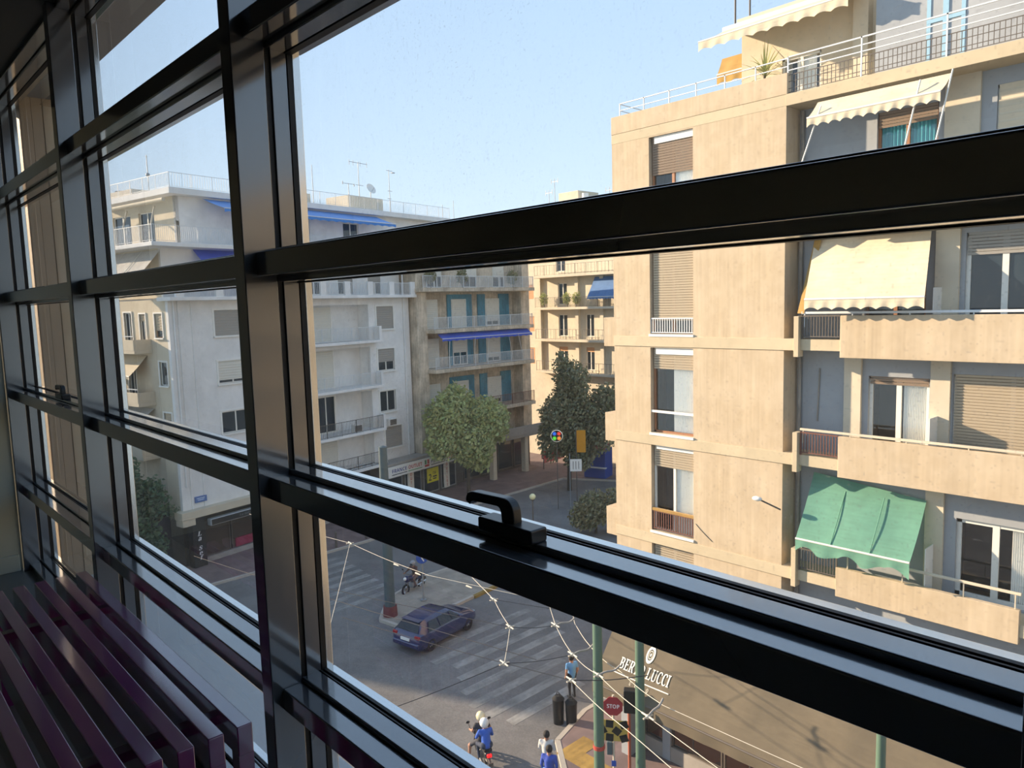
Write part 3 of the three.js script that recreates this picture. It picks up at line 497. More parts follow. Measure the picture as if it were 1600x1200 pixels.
// ---------- the white corner house across the crossing (x along the street, z out of its street face) ----------
const W0 = [-44.68, 0, -14.78], WT = 101 * Math.PI / 180;
const SIDE = new THREE.Matrix4().makeBasis(V(0, 0, 1), V(0, 1, 0), V(-1, 0, 0));   // places (a, y, out) on the flank: a = z, out = -x
{
  const g = thing('white_apartment_building', 'pale grey blue corner apartment house with blue awnings and roof terrace', 'building', W0, WT);
  const LEN = 19.6, S = [6.28, 9.52, 12.85, 16.1];
  const wl = [[2.85, 4.9, 13.77, 15.31], [2.9, 4.9, 10.85, 12.22], [2.92, 4.9, 7.77, 9.12]];
  const wr = [[16.12, 17.85, 13.6, 15.28], [16.1, 17.8, 10.45, 12.09], [16.12, 17.76, 7.33, 8.91], [16.5, 18.3, 4.5, 6.1]];
  obj('front_wall', wallGeo(0, LEN, 3.3, 16.0, 0, 0.25, [...wl, ...wr, [6.6, 15.35, 12.85, 15.45], [6.6, 15.35, 9.5, 12.35], [6.6, 15.35, 6.25, 9.1], [6.6, 15.35, 3.6, 5.9]]), M.whiteWall, g);
  for (const s of [0.55, 1.35]) obj('pilaster', B(s, s + 0.09, 3.4, 16.0, -0.02, 0.07), M.whiteWall, g);
  for (const [x, a, b] of [[18.95, 3.5, 18.9], [0.3, 5, 15.9]]) obj('drainpipe', cyl([x, a, 0.07], [x, b, 0.07], 0.055), M.whiteWall, g);
  obj('loggia_wall', [B(6.5, 15.5, 3.4, 15.6, -1.4, -1.2), B(6.4, 6.6, 3.4, 15.6, -1.3, -0.2), B(15.35, 15.55, 3.4, 15.6, -1.3, -0.2)], M.whiteWall, g);
  for (const y of [12.85, 9.52, 6.28, 3.6]) {
    const sl = obj('balcony_slab', RB(6.3, 15.95, y - 0.2, y, -1.2, 0.75, 0.02), M.whiteWall, g);
    obj('side_screen', B(15.7, 15.93, y, y + 1.0, 0.2, 0.72), M.whiteWall, sl);
    railing(g, 6.4, 15.7, y, y + 0.98, 0.68, { m: y < 7 ? M.railDark : M.rail, pitch: 0.14, br: 0.009, r: 0.016 });
  }
  wl.forEach(([a, b, c, d], i) => win(g, a, b, c, d, -0.06, { shut: [0.995, 0.85, 0][i], shutMat: i ? M.shutterWhite : M.shutterGrey, trim: 0.11, trimZ: 0 }));
  wr.forEach(([a, b, c, d], i) => win(g, a, b, c, d, -0.06, { shut: [0.995, 0.6, 0, 0.99][i], shutMat: M.shutterGrey, trim: 0.12, trimZ: 0 }));
  [[12.85, 15.24, 0.995], [9.52, 12.2, 0.995], [6.28, 8.95, 0], [3.6, 5.7, 0.995]].forEach(([a, b, s]) => win(g, 11.05, 12.75, a + 0.05, b, -1.16, { shut: s, shutMat: M.shutterWhite, trim: 0.11, trimZ: -1.18, name: 'balcony_door' }));
  [[12.85, 15.24], [9.52, 12.2], [6.28, 8.95]].forEach(([a, b]) => win(g, 7.4, 9.0, a + 0.05, b, -1.16, { shut: 0.995, shutMat: M.shutterWhite, trim: 0.11, trimZ: -1.18, name: 'balcony_door' }));
  obj('roof_cornice', RB(-0.3, LEN + 0.1, 15.9, 16.12, -0.6, 0.85, 0.03), M.whiteWall, g);
  // fifth floor set back behind a balustrade of pillars and bars
  obj('upper_wall', wallGeo(0.3, LEN, 16.1, 19.0, -0.9, 0.2, [[10.6, 12.0, 16.2, 18.4], [16.3, 17.6, 16.2, 18.4], [13.4, 14.8, 16.2, 18.4]]), M.whiteWall, g);
  for (const a of [10.6, 13.4, 16.3]) win(g, a, a + 1.35, 16.2, 18.4, -0.98, { shut: 0.6, shutMat: M.shutterGrey, name: 'terrace_door' });
  for (const s of [0.1, 2.6, 5.1, 7.6, 10.4, 12.55, 14.7, 16.85, 19.1]) obj('balustrade_pillar', RB(s, s + 0.5, 16.1, 17.08, 0.62, 0.8, 0.01), M.whiteWall, g);
  railing(g, 0.2, LEN, 16.1, 17.02, 0.72, { m: M.rail, pitch: 0.13, br: 0.012 });
  obj('terrace_slab', RB(-0.9, LEN + 0.1, 18.95, 19.2, -9.5, 0.5, 0.04), M.whiteWall, g);
  railing(g, -0.8, LEN, 19.2, 20.15, 0.42, { m: M.rail, pitch: 0.12, br: 0.007, r: 0.014 });
  railing(g, -9.0, 0.4, 19.2, 20.15, 0.82, { m: M.rail, pitch: 0.12, br: 0.007, r: 0.014, F: SIDE });
  obj('glass_screen', B(-8.0, -2.0, 19.25, 20.3, 0.78, 0.8), M.farGlass, g, { F: SIDE });
  // penthouse
  obj('penthouse_wall', wallGeo(1.6, 25.6, 19.2, 22.1, -1.2, 0.2, [[9.9, 11.4, 19.3, 21.4], [14.4, 15.9, 19.3, 21.4]]), M.whiteWall, g);
  for (const a of [9.9, 14.4]) win(g, a, a + 1.5, 19.3, 21.4, -1.3, { shut: 0.0, name: 'terrace_door' });
  obj('penthouse_side', wallGeo(-9.5, -1.2, 19.2, 22.1, -1.6, 0.2, [[-5.4, -3.6, 19.3, 21.4], [-8.6, -6.4, 19.3, 21.4]]), M.cream, g, { F: SIDE });
  win(g, -5.4, -3.6, 19.3, 21.4, -1.7, { F: SIDE, name: 'terrace_door' }); win(g, -8.6, -6.4, 19.3, 21.4, -1.7, { F: SIDE, name: 'terrace_door' });
  obj('penthouse_roof', RB(0.9, 25.7, 22.08, 22.45, -9.6, -0.5, 0.03), M.whiteWall, g);
  obj('side_awning_roll', [cyl([0.75, 21.75, -0.9], [0.75, 21.75, -9], 0.12), ...[-2.2, -5.4].map((z) => cyl([0.9, 21.5, z], [0.1, 20.3, z + 0.9], 0.05))], M.cream, g);
  railing(g, 1.0, 25.6, 22.45, 23.3, -0.6, { m: M.rail, pitch: 0.16, br: 0.008, r: 0.012 });
  railing(g, -9.4, -0.6, 22.45, 23.3, -1.0, { m: M.rail, pitch: 0.16, br: 0.008, r: 0.012, F: SIDE });
  obj('roof_room', [RB(16.7, 20.3, 22.45, 23.8, -5.6, -3, 0.03), RB(9.4, 13.1, 22.45, 23.5, -5.8, -3, 0.03), RB(1.6, 4.4, 22.4, 23.0, -8.8, -6, 0.03)], M.cream, g);
  // sunlit flank
  const fw = [[-1.5, -0.66, 13.8, 15.2], [-1.35, -0.5, 11.0, 12.4], [-1.25, -0.4, 8.0, 9.4], [-5.0, -4.1, 13.1, 15.3], [-5.0, -4.1, 10.0, 12.2], [-3.2, -2.5, 13.1, 15.2], [-8.5, -7.0, 13.1, 15.2]];
  obj('flank_wall', wallGeo(-10, -0.25, 3.3, 16.0, 0, 0.25, fw), M.cream, g, { F: SIDE });
  obj('flank_upper_wall', wallGeo(-10, -1.1, 16.1, 19.0, -0.3, 0.2, [[-6, -4.4, 16.2, 18.3]]), M.cream, g, { F: SIDE });
  win(g, -6, -4.4, 16.2, 18.3, -0.4, { F: SIDE, shut: 0.3, name: 'terrace_door' });
  fw.forEach(([a, b, c, d], i) => win(g, a, b, c, d, -0.08, { F: SIDE, n: i < 3 ? 1 : 2, frame: i === 0 ? M.wood : M.aluWhite, shut: [0.7, 0, 0.3, 0, 0, 0.2, 0][i], shutMat: M.shutter, trim: 0.08, trimZ: 0 }));
  for (const y of [13.1, 10.0, 6.8]) {
    const sl = obj('flank_balcony', [RB(-9.4, -2.05, y - 0.2, y, -0.1, 1.05, 0.02), RB(-9.4, -2.1, y, y + 0.62, 0.98, 1.06, 0.01), RB(-2.16, -2.08, y, y + 0.62, 0, 1.05, 0.01)], M.cream, g, { F: SIDE });
    obj('hand_rail', B(-9.4, -2.1, y + 0.8, y + 0.85, 0.99, 1.04), M.rail, sl, { F: SIDE });
  }
  obj('back_block', [B(0.4, LEN, 3.3, 18.9, -9.9, -1.5), B(2, 25.4, 19.2, 22, -9.4, -1.9)], M.whiteWall, g);
  // ground floor: cream string course, black pier, shopfront
  obj('string_course', [RB(-0.35, 9.0, 3.15, 3.62, -0.4, 0.45, 0.03)], M.cream, g);
  obj('shopfront_wall', [B(0.2, LEN, 0.1, 3.3, -9.8, -0.5)], mat('dim_shopfront', 0x4a453f, 0.5, { map: T.grime }), g);
  obj('shop_plinth', RB(1.2, 12, 0.1, 0.42, -0.5, -0.1, 0.02), M.concrete, g);
  for (let i = 0; i < 5; i++) { const a = 1.3 + i * 1.9, w = obj('shop_window', [B(a, a + 1.8, 0.42, 0.5, -0.36, -0.26), B(a, a + 1.8, 2.5, 2.6, -0.36, -0.26), B(a, a + 0.06, 0.42, 2.6, -0.36, -0.26), B(a + 1.74, a + 1.8, 0.42, 2.6, -0.36, -0.26)], M.railDark, g); obj('pane', B(a + 0.06, a + 1.74, 0.5, 2.5, -0.32, -0.3), mat('tinted_pane', 0x4a4038, 0.12), w); }
  obj('corner_foot', RB(-0.3, 0.5, 2.75, 3.2, -0.35, 0.4, 0.02), M.cream, g);
}
// roof and wall furniture of the white house; positions given along its own axes
const wPos = (s, y, z) => { const c = Math.cos(WT), n = Math.sin(WT); return [W0[0] + s * c + z * n, y, W0[2] - s * n + z * c]; };
function onW(name, label, cat, s, y, z, group) { return thing(name, label, cat, wPos(s, y, z), WT, group); }
{
  let a = onW('awning', 'long sky blue awning along the roof terrace of the corner house', 'awning', 0, 0, 0);
  awning('', '', 3.2, 17.5, 22.0, -0.9, 21.35, 0.7, M.awnBlue, { parent: a, val: 0.22, scal: 20, lean: 0.4 });
  a = onW('awning', 'royal blue awning on the fifth floor of the corner house', 'awning', 0, 0, 0);
  awning('', '', 2.3, 8.6, 18.95, -0.85, 17.7, 0.75, M.awnNavy, { parent: a, val: 0.2, scal: 9 });
  a = onW('awning', 'pale grey awning with two seams on the sunlit flank of the corner house', 'awning', 0, 0, 0);
  awning('', '', -6.4, -0.7, 18.85, -0.2, 17.2, 1.3, M.awnWhite, { parent: a, F: SIDE, val: 0.15, arms: [[-4.6, 17.25, 1.3, -4.6, 18.86, -0.15], [-2.6, 17.25, 1.3, -2.6, 18.86, -0.15]] });
  a = onW('awning', 'cream awning over the flank balcony of the corner house', 'awning', 0, 0, 0);
  awning('', '', -8.8, -2.6, 12.75, 0.05, 11.6, 1.2, M.awnCream, { parent: a, F: SIDE, val: 0.2 });
  a = onW('awning', 'lowest fringed awning on the flank of the corner house', 'awning', 0, 0, 0);
  awning('', '', -8.8, -2.2, 9.6, 0.05, 8.95, 1.15, M.awnWhite, { parent: a, F: SIDE, val: 0.25, scal: 24 });
  const mast = (s, z, y, h, label, kind, parts) => { const t = onW('antenna', label, 'antenna', s, y, z); obj('mast', cyl([0, 0, 0], [0, h, 0], 0.03, 0.02, 6), M.galv, t); parts.forEach((p) => obj('element', p, M.galv, t)); return t; };
  const bar = (y, l, z = 0) => B(-l / 2, l / 2, y - 0.015, y + 0.015, z - 0.015, z + 0.015);
  mast(18.2, -3.4, 23.8, 2.7, 'tall antenna with a wide top beam on the corner house roof', '', [bar(2.6, 1.9), ...[-0.9, -0.5, 0.2, 0.9].map((x) => B(x - 0.012, x + 0.012, 2.35, 2.75, -0.012, 0.012)), bar(0.9, 0.8, 0.05)]);
  mast(17.3, -3.6, 23.8, 1.0, 'short antenna with a boxy cross beam left of the tall antenna', '', [bar(0.95, 1.2), B(-0.6, -0.55, 0.85, 1.1, -0.02, 0.02), B(0.55, 0.6, 0.8, 1.0, -0.02, 0.02)]);
  mast(21.3, -3.2, 22.45, 3.8, 'thin antenna with a bent head near the roof railing', '', [bar(3.7, 0.7, 0.05), bar(2.1, 0.5, 0.03), bar(1.5, 0.45, -0.04), B(0.2, 0.5, 3.55, 3.6, 0, 0.2)]);
  mast(13.6, -3.3, 22.45, 3.2, 'plain rod antenna beside the left roof room', '', [bar(0.4, 0.3)]);
  mast(1.2, -3.2, 22.4, 2.2, 'slim antenna with a small knob at the left end of the roof', '', [sph(0, 1.05, 0, 0.12, 8, 6), bar(2.1, 0.12)]);
  mast(27.5, -3.0, 19.15, 4.85, 'lone thin rod standing behind the roof railing', '', [bar(3.0, 0.06)]);
  mast(29.0, -3.0, 19.15, 5.35, 'second lone rod right of the roof railing', '', [bar(3.3, 0.06)]);
  const dish = (t) => { const pts = []; for (let i = 0; i <= 8; i++) pts.push(new THREE.Vector2(0.45 * i / 8, 0.1 * (i / 8) ** 2)); for (let i = 8; i >= 0; i--) pts.push(new THREE.Vector2(0.45 * i / 8, 0.1 * (i / 8) ** 2 - 0.012)); const g = new THREE.LatheGeometry(pts, 18); g.rotateX(1.1); g.translate(0, 0.75, 0); obj('dish', g, M.white, t); obj('stand', cyl([0, 0, 0], [0, 0.72, 0], 0.03), M.galv, t); obj('feed_arm', cyl([0, 0.5, 0.05], [0, 0.85, 0.45], 0.012), M.galv, t); };
  dish(onW('satellite_dish', 'white satellite dish on the roof room of the corner house', 'satellite dish', 19.5, 23.8, -3.5));
  const rk = onW('drying_rack', 'dark rectangular pipe frame on the left roof of the corner house', 'frame', 2.5, 22.45, -9.0);
  obj('frame', [cyl([-0.4, 0, 0], [-0.4, 0.75, 0], 0.03), cyl([0.1, 0, 0], [0.1, 0.8, 0], 0.03), cyl([1.0, 0, 0], [1.0, 0.95, 0], 0.03), cyl([-0.4, 0.75, 0], [1.0, 0.95, 0], 0.03)], M.railDark, rk);
  const ac = (t) => { obj('case', RB(-0.4, 0.4, 0, 0.55, -0.15, 0.15, 0.02), M.white, t); obj('grille', slats(-0.34, 0.34, 0.06, 0.5, 0.155, 0.07), M.railDark, t); };
  ac(onW('air_conditioner', 'air conditioning unit on the wall under the lowest right window', 'air conditioner', 17.1, 6.2, 0.16));
  ac(onW('air_conditioner', 'air conditioning unit standing on the lower balcony of the corner house', 'air conditioner', 13.4, 6.29, 0.35));
  // signs of the corner shop
  const s1 = onW('shop_sign', 'black upright pier sign with white lettering at the corner', 'sign', 0.62, 0.12, 0.1);
  obj('board', RB(-0.32, 0.5, 0, 3.05, -0.3, 0.22, 0.01), M.black, s1);
  printed('lettering', canvasTex(128, 512, (c, w, h) => { c.fillStyle = '#15171a'; c.fillRect(0, 0, w, h); c.fillStyle = '#e8e8e8'; c.textAlign = 'center'; c.font = 'italic bold 62px serif'; ['L', 'a', '', 'S', 'e', 'f'].forEach((k, i) => c.fillText(k, w / 2, 190 + i * 50)); }), s1, [-0.31, 0.02, 0.225], [0.49, 0.02, 0.225], [0.49, 3.0, 0.225], [-0.31, 3.0, 0.225]);
  const s2 = onW('shop_sign', 'long low black fascia sign with a pale rim over the corner shop', 'sign', 1.4, 2.45, 0.5);
  obj('board', RB(0, 7.2, 0, 0.42, -0.4, 0, 0.05, 3), mat('pale_rim', 0x9fa3a3, 0.4), s2);
  printed('lettering', canvasTex(1024, 64, (c, w, h) => { c.fillStyle = '#121315'; c.fillRect(0, 0, w, h); c.fillStyle = '#9aa0a2'; c.font = 'italic 34px serif'; c.fillText('La Sef', 270, 42); }), s2, [0.06, 0.05, 0.006], [7.14, 0.05, 0.006], [7.14, 0.37, 0.006], [0.06, 0.37, 0.006]);
  const s3 = onW('street_name_plate', 'small blue street name plate on the corner wall', 'sign', 0.75, 3.95, 0.1);
  obj('plate', RB(0, 0.75, 0, 0.36, -0.12, 0, 0.01), mat('plate_blue', 0x5673a8, 0.5), s3);
  printed('lettering', canvasTex(128, 64, (c, w, h) => { c.fillStyle = '#5673a8'; c.fillRect(0, 0, w, h); c.fillStyle = '#c8d2e6'; c.fillRect(14, 14, 92, 10); c.fillRect(22, 34, 78, 10); }), s3, [0.02, 0.02, 0.004], [0.73, 0.02, 0.004], [0.73, 0.34, 0.004], [0.02, 0.34, 0.004]);
  const s4 = onW('shop_banner', 'crimson low banner in the corner shop window', 'sign', 3.4, 0.5, -0.2);
  obj('board', RB(0, 3.6, 0, 0.55, -0.05, 0.03, 0.01), mat('crimson', 0x8a2040, 0.7), s4);
}
// ---------- beige house with teal panels, next along the street ----------
const B0 = [-47.6, 0, -34.2], BT = 94 * Math.PI / 180;
const bPos = (s, y, z) => { const c = Math.cos(BT), n = Math.sin(BT); return [B0[0] + s * c + z * n, y, B0[2] - s * n + z * c]; };
{
  const g = thing('beige_apartment_building', 'weathered beige apartment house with teal panels and long balconies', 'building', B0, BT);
  const S = [16.55, 13.35, 10.2, 6.5], E = 13.2;
  obj('front_wall', [B(0, 1.0, 3.6, 19.15, -5, 0), B(12.3, E, 3.6, 19.15, -5, -0.1), ...S.map((y) => B(1.0, 12.3, y - 0.28, y + 0.02, -1.2, -0.02)), B(0.5, E - 0.3, 3.6, 19.15, -5, -1.1)], M.beigeWall, g);
  obj('pier', [B(12.0, 12.35, 3.6, 16.4, -1.2, 0)], M.beigeWall, g);
  for (const [i, y] of [[0, 13.35], [1, 10.2], [2, 6.5]]) {
    const top = y + 2.75;
    for (const [a, b] of [[4.1, 6.9], [7.6, 8.5], [10.2, 11.5]]) obj('teal_panel', B(a, b, y, top, -1.1, -1.0), M.teal, g);
    for (const [a, b, sh] of [[1.3, 2.9, 0.97], [4.55, 6.1, i === 1 ? 0.55 : 0.97], [8.5, 10.1, 0.85]]) win(g, a, b, y + 0.05, y + 2.3, -0.97, { shut: sh, shutMat: M.shutterWhite, name: 'balcony_door', trim: 0.06, trimZ: -0.98 });
    const sl = obj('balcony_slab', RB(0.9, 12.6, y - 0.3, y, -1.1, 0.95, 0.02), M.beigeWall, g);
    railing(g, 1.0, 12.5, y, y + 0.95, 0.88, { m: i === 2 ? M.railBrown : M.rail, pitch: 0.15, br: 0.014 });
  }
  obj('balcony_slab', RB(-0.1, 12.8, 16.3, 16.6, -1.1, 0.95, 0.02), M.beigeWall, g);
  railing(g, 0, 12.7, 16.6, 17.55, 0.88, { m: M.rail, pitch: 0.15, br: 0.014 });
  for (const [a, b] of [[2, 3.6], [6, 7.6], [9.6, 11]]) win(g, a, b, 16.65, 18.9, -1.06, { shut: 0.6, shutMat: M.shutterWhite, name: 'terrace_door' });
  obj('lower_balcony', [RB(6.5, 14.3, 3.4, 3.62, -1, 1.0, 0.02), RB(6.5, 14.3, 3.62, 4.4, 0.9, 1.05, 0.02)], M.concrete, g);
  for (const x of [7.3, 11.4]) obj('arcade_column', B(x, x + 0.42, 0.1, 3.42, 0.1, 0.6), M.cream, g);
  obj('ground_wall', B(0, 14, 0.1, 3.6, -5, -1.2), mat('shop_dark', 0x6a6258, 0.8, { map: T.grime }), g);
  for (let i = 0; i < 4; i++) { const a = 5.4 + i * 2.1, w = obj('shop_window', [B(a, a + 1.9, 0.3, 0.4, -1.2, -1.1), B(a, a + 1.9, 2.8, 2.9, -1.2, -1.1), B(a, a + 0.08, 0.3, 2.9, -1.2, -1.1), B(a + 1.82, a + 1.9, 0.3, 2.9, -1.2, -1.1)], M.railDark, g); obj('pane', B(a + 0.08, a + 1.82, 0.4, 2.8, -1.18, -1.15), M.darkPane, w); }
}
{
  const a = thing('awning', 'short royal blue awning with white cords on the beige house', 'awning', B0, BT);
  awning('', '', 1.6, 12.2, 12.98, 0.5, 12.6, 1.05, M.awnNavy, { parent: a, val: 0.2, scal: 14, arms: [[2.4, 12.6, 1.05, 2.4, 11.1, 0.9], [5.2, 12.6, 1.05, 5.2, 11.1, 0.9], [6.8, 12.6, 1.05, 6.8, 11.1, 0.9], [9.2, 12.6, 1.05, 9.8, 10.6, 0.9], [10.4, 12.6, 1.05, 11.1, 10.6, 0.9]] });
  // outlet shop in front of the joint between the two houses
  const W2 = (s, z) => { const p = wPos(s, 0, z); return p; };
  const sh = onW('outlet_shop', 'discount clothes shop with white fascia under the tree', 'shop', 15.2, 0, 0.1);
  obj('shop_body', B(0, 8.6, 0.12, 3.4, -0.58, 0.6), mat('shop_grey', 0x77736c, 0.8, { map: T.grime }), sh);
  obj('canopy_roof', RB(-0.1, 9.2, 3.4, 3.6, -0.05, 1.3, 0.03), M.concrete, sh);
  for (let i = 0; i < 4; i++) { const x = 0.3 + i * 2.1, w = obj('shop_window', [B(x, x + 1.8, 0.3, 0.38, 0.6, 0.68), B(x, x + 1.8, 2.3, 2.4, 0.6, 0.68), B(x, x + 0.07, 0.3, 2.4, 0.6, 0.68), B(x + 1.73, x + 1.8, 0.3, 2.4, 0.6, 0.68)], M.galv, sh); obj('pane', B(x + 0.07, x + 1.73, 0.38, 2.3, 0.63, 0.65), M.darkPane, w); }
  const fs = onW('shop_sign', 'white fascia sign with blue and red lettering on the outlet shop', 'sign', 15.3, 2.55, 1.45);
  obj('board', RB(0, 8.4, 0, 0.82, -0.2, 0, 0.02), M.white, fs);
  printed('lettering', canvasTex(1024, 100, (c, w, h) => {
    c.fillStyle = '#dcdad2'; c.fillRect(0, 0, w, h); c.font = 'bold 52px sans-serif';
    for (const x of [30, 560]) { c.fillStyle = '#1f2f78'; c.fillText('FRANCE', x, 60, 200); c.fillStyle = '#b02820'; c.fillText('OUTLET', x + 215, 60, 200); c.fillStyle = '#303030'; c.fillRect(x, 76, 200, 8); c.fillStyle = '#3f8a4a'; c.fillRect(x + 215, 76, 190, 8); }
    c.fillStyle = '#2f7a48'; c.fillRect(470, 14, 26, 46); c.fillStyle = '#b02820'; c.fillRect(508, 14, 26, 46); c.fillRect(470, 66, 64, 22);
  }), fs, [0.04, 0.04, 0.004], [8.36, 0.04, 0.004], [8.36, 0.78, 0.004], [0.04, 0.78, 0.004]);
  const vert = (s, label) => { const v = onW('vertical_sign', label, 'sign', s, 0.35, 0.95); obj('board', RB(0, 0.62, 0, 2.15, -0.12, 0, 0.01), M.white, v); printed('lettering', canvasTex(96, 320, (c, w, h) => { c.fillStyle = '#d8d2c4'; c.fillRect(0, 0, w, h); c.fillStyle = '#b0402c'; c.textAlign = 'center'; c.font = 'bold 50px sans-serif'; [...'OUTLET'].forEach((k, i) => c.fillText(k, w / 2, 50 + i * 52)); }), v, [0.02, 0.02, 0.004], [0.6, 0.02, 0.004], [0.6, 2.13, 0.004], [0.02, 2.13, 0.004]); };
  vert(17.8, 'upright white sign with red letters left of the yellow poster'); vert(22.0, 'upright white sign with red letters right of the yellow poster');
  const post = (s, y, w, h, label, draw) => { const v = onW('poster', label, 'poster', s, y, 0.8); obj('sheet', RB(0, w, 0, h, -0.05, 0, 0.005), mat('yellow_paper', 0xd6d02a, 0.7), v); printed('lettering', canvasTex(256, 192, draw), v, [0.01, 0.01, 0.004], [w - 0.01, 0.01, 0.004], [w - 0.01, h - 0.01, 0.004], [0.01, h - 0.01, 0.004]); };
  post(20.1, 1.1, 1.35, 1.15, 'square yellow poster with a black figure two', (c, w, h) => { c.fillStyle = '#d9d228'; c.fillRect(0, 0, w, h); c.fillStyle = '#1a1a12'; c.font = 'bold 130px sans-serif'; c.fillText('2', 24, 168); c.font = 'bold 50px sans-serif'; c.fillText('ΓΙΑ', 120, 88); c.fillRect(124, 110, 90, 20); c.fillRect(124, 142, 80, 16); });
  post(15.9, 0.7, 1.5, 0.75, 'wide yellow poster in the left shop window', (c, w, h) => { c.fillStyle = '#cfd23a'; c.fillRect(0, 0, w, h); c.fillStyle = '#7a8a20'; c.fillRect(20, 60, 200, 24); c.fillRect(40, 110, 160, 20); });
  const orr = onW('shop_banner', 'orange yellow banner at the left end of the outlet shop', 'sign', 13.6, 2.0, 1.2); obj('board', RB(0, 1.5, 0, 0.7, -0.06, 0, 0.01), mat('orange_board', 0xd8931c, 0.7), orr);
}
// ---------- sunlit house closing the street ----------
{
  const g = thing('sunlit_apartment_building', 'warm sunlit apartment house closing the street behind the second tree', 'building', [0, 0, -52]);
  obj('front_wall', wallGeo(-56.5, -34, 0.1, 22, 0, 0.3, [[-49.4, -48.25, 12.0, 14.05], [-45.95, -44.95, 12.0, 14.05], [-49.4, -48.25, 15.0, 17.0], [-53.6, -52.7, 15.6, 17.0], [-53.6, -52.7, 12.4, 13.9], [-53.6, -52.7, 9.2, 10.8], [-49.4, -48.25, 8.9, 11.0], [-45.95, -44.95, 8.9, 11.0], [-49.6, -48.4, 18.1, 20.1]]), M.cream, g);
  obj('back_block', B(-56.4, -34, 0.1, 22, -10, -0.4), M.cream, g);
  for (const [a, b, c, d, s] of [[-49.4, -48.25, 12.0, 14.05, 0], [-45.95, -44.95, 12.0, 14.05, 0], [-49.4, -48.25, 15.0, 17.0, 0], [-53.6, -52.7, 15.6, 17.0, 0.99], [-53.6, -52.7, 12.4, 13.9, 0.99], [-53.6, -52.7, 9.2, 10.8, 0.99], [-49.4, -48.25, 8.9, 11.0, 0.2], [-45.95, -44.95, 8.9, 11.0, 0.2], [-49.6, -48.4, 18.1, 20.1, 0]]) win(g, a, b, c, d, -0.1, { shut: s, shutMat: mat('peach_shutter', 0xc79a72, 0.8), frame: M.aluWhite });
  for (const y of [17.75, 14.75, 11.75, 8.7]) {
    const sl = obj('balcony_slab', RB(-51.6, -41, y - 0.22, y, -0.1, 1.1, 0.02), M.cream, g);
    railing(g, -51.5, -41, y, y + 0.95, 1.02, { m: M.railDark, pitch: y > 17 || y < 13 ? 0.4 : 0.16, br: 0.008, r: 0.014 });
  }
  for (const x of [-51.9, -47.0, -44.0]) obj('pillar', B(x, x + 0.4, 8.5, 17.6, -0.1, 0.3), M.cream, g);
  obj('roof_edge', RB(-56.6, -34, 21.9, 22.3, -10, 0.8, 0.03), M.cream, g);
  obj('roof_storey', [RB(-55.4, -46.5, 22.3, 24.2, -8, -1.6, 0.03), RB(-51.9, -49.3, 24.2, 25.9, -6, -3, 0.03), RB(-55.6, -46.2, 24.1, 24.4, -8.2, -1.3, 0.03)], M.cream, g);
  obj('roof_tank', [cyl([-48.4, 24.3, -3], [-48.4, 25.5, -3], 0.32, 0.32, 12), cyl([-47.3, 24.3, -3], [-47.3, 24.9, -3], 0.3, 0.3, 10)], M.white, g);
  const aw = thing('awning', 'faded blue awning on the sunlit house', 'awning', [0, 0, -52]);
  awning('', '', -44.6, -41.2, 17.4, 0.2, 15.6, 1.3, mat('faded_blue', 0x5a7fae, 0.85, { map: T.fabric, side: THREE.DoubleSide }), { parent: aw, val: 0.2 });
  const rods = [[-55.2, 22.4, 2.6, 'tall rod antenna at the left end of the sunlit house'], [-53.2, 24.4, 1.9, 'antenna with knobs beside the roof storey of the sunlit house'], [-52.4, 24.4, 2.9, 'antenna with a comb head beside the roof room of the sunlit house'], [-44.0, 24.0, 2.4, 'right antenna of the far roof near the tan house'], [-45.4, 24.0, 1.6, 'low antenna with a cross bar on the far roof']];
  rods.forEach(([x, y, h, l], i) => { const t = thing('antenna', l, 'antenna', [x, y - 2, -55]); obj('mast', cyl([0, 0, 0], [0, h + 2, 0], 0.035, 0.025, 6), M.galv, t); obj('element', [B(-0.5, 0.5, h + 1.8, h + 1.84, -0.02, 0.02), ...[-0.45, 0, 0.45].map((q) => B(q - 0.015, q + 0.015, h + 1.6, h + 2.1, -0.02, 0.02))], M.galv, t); });
}
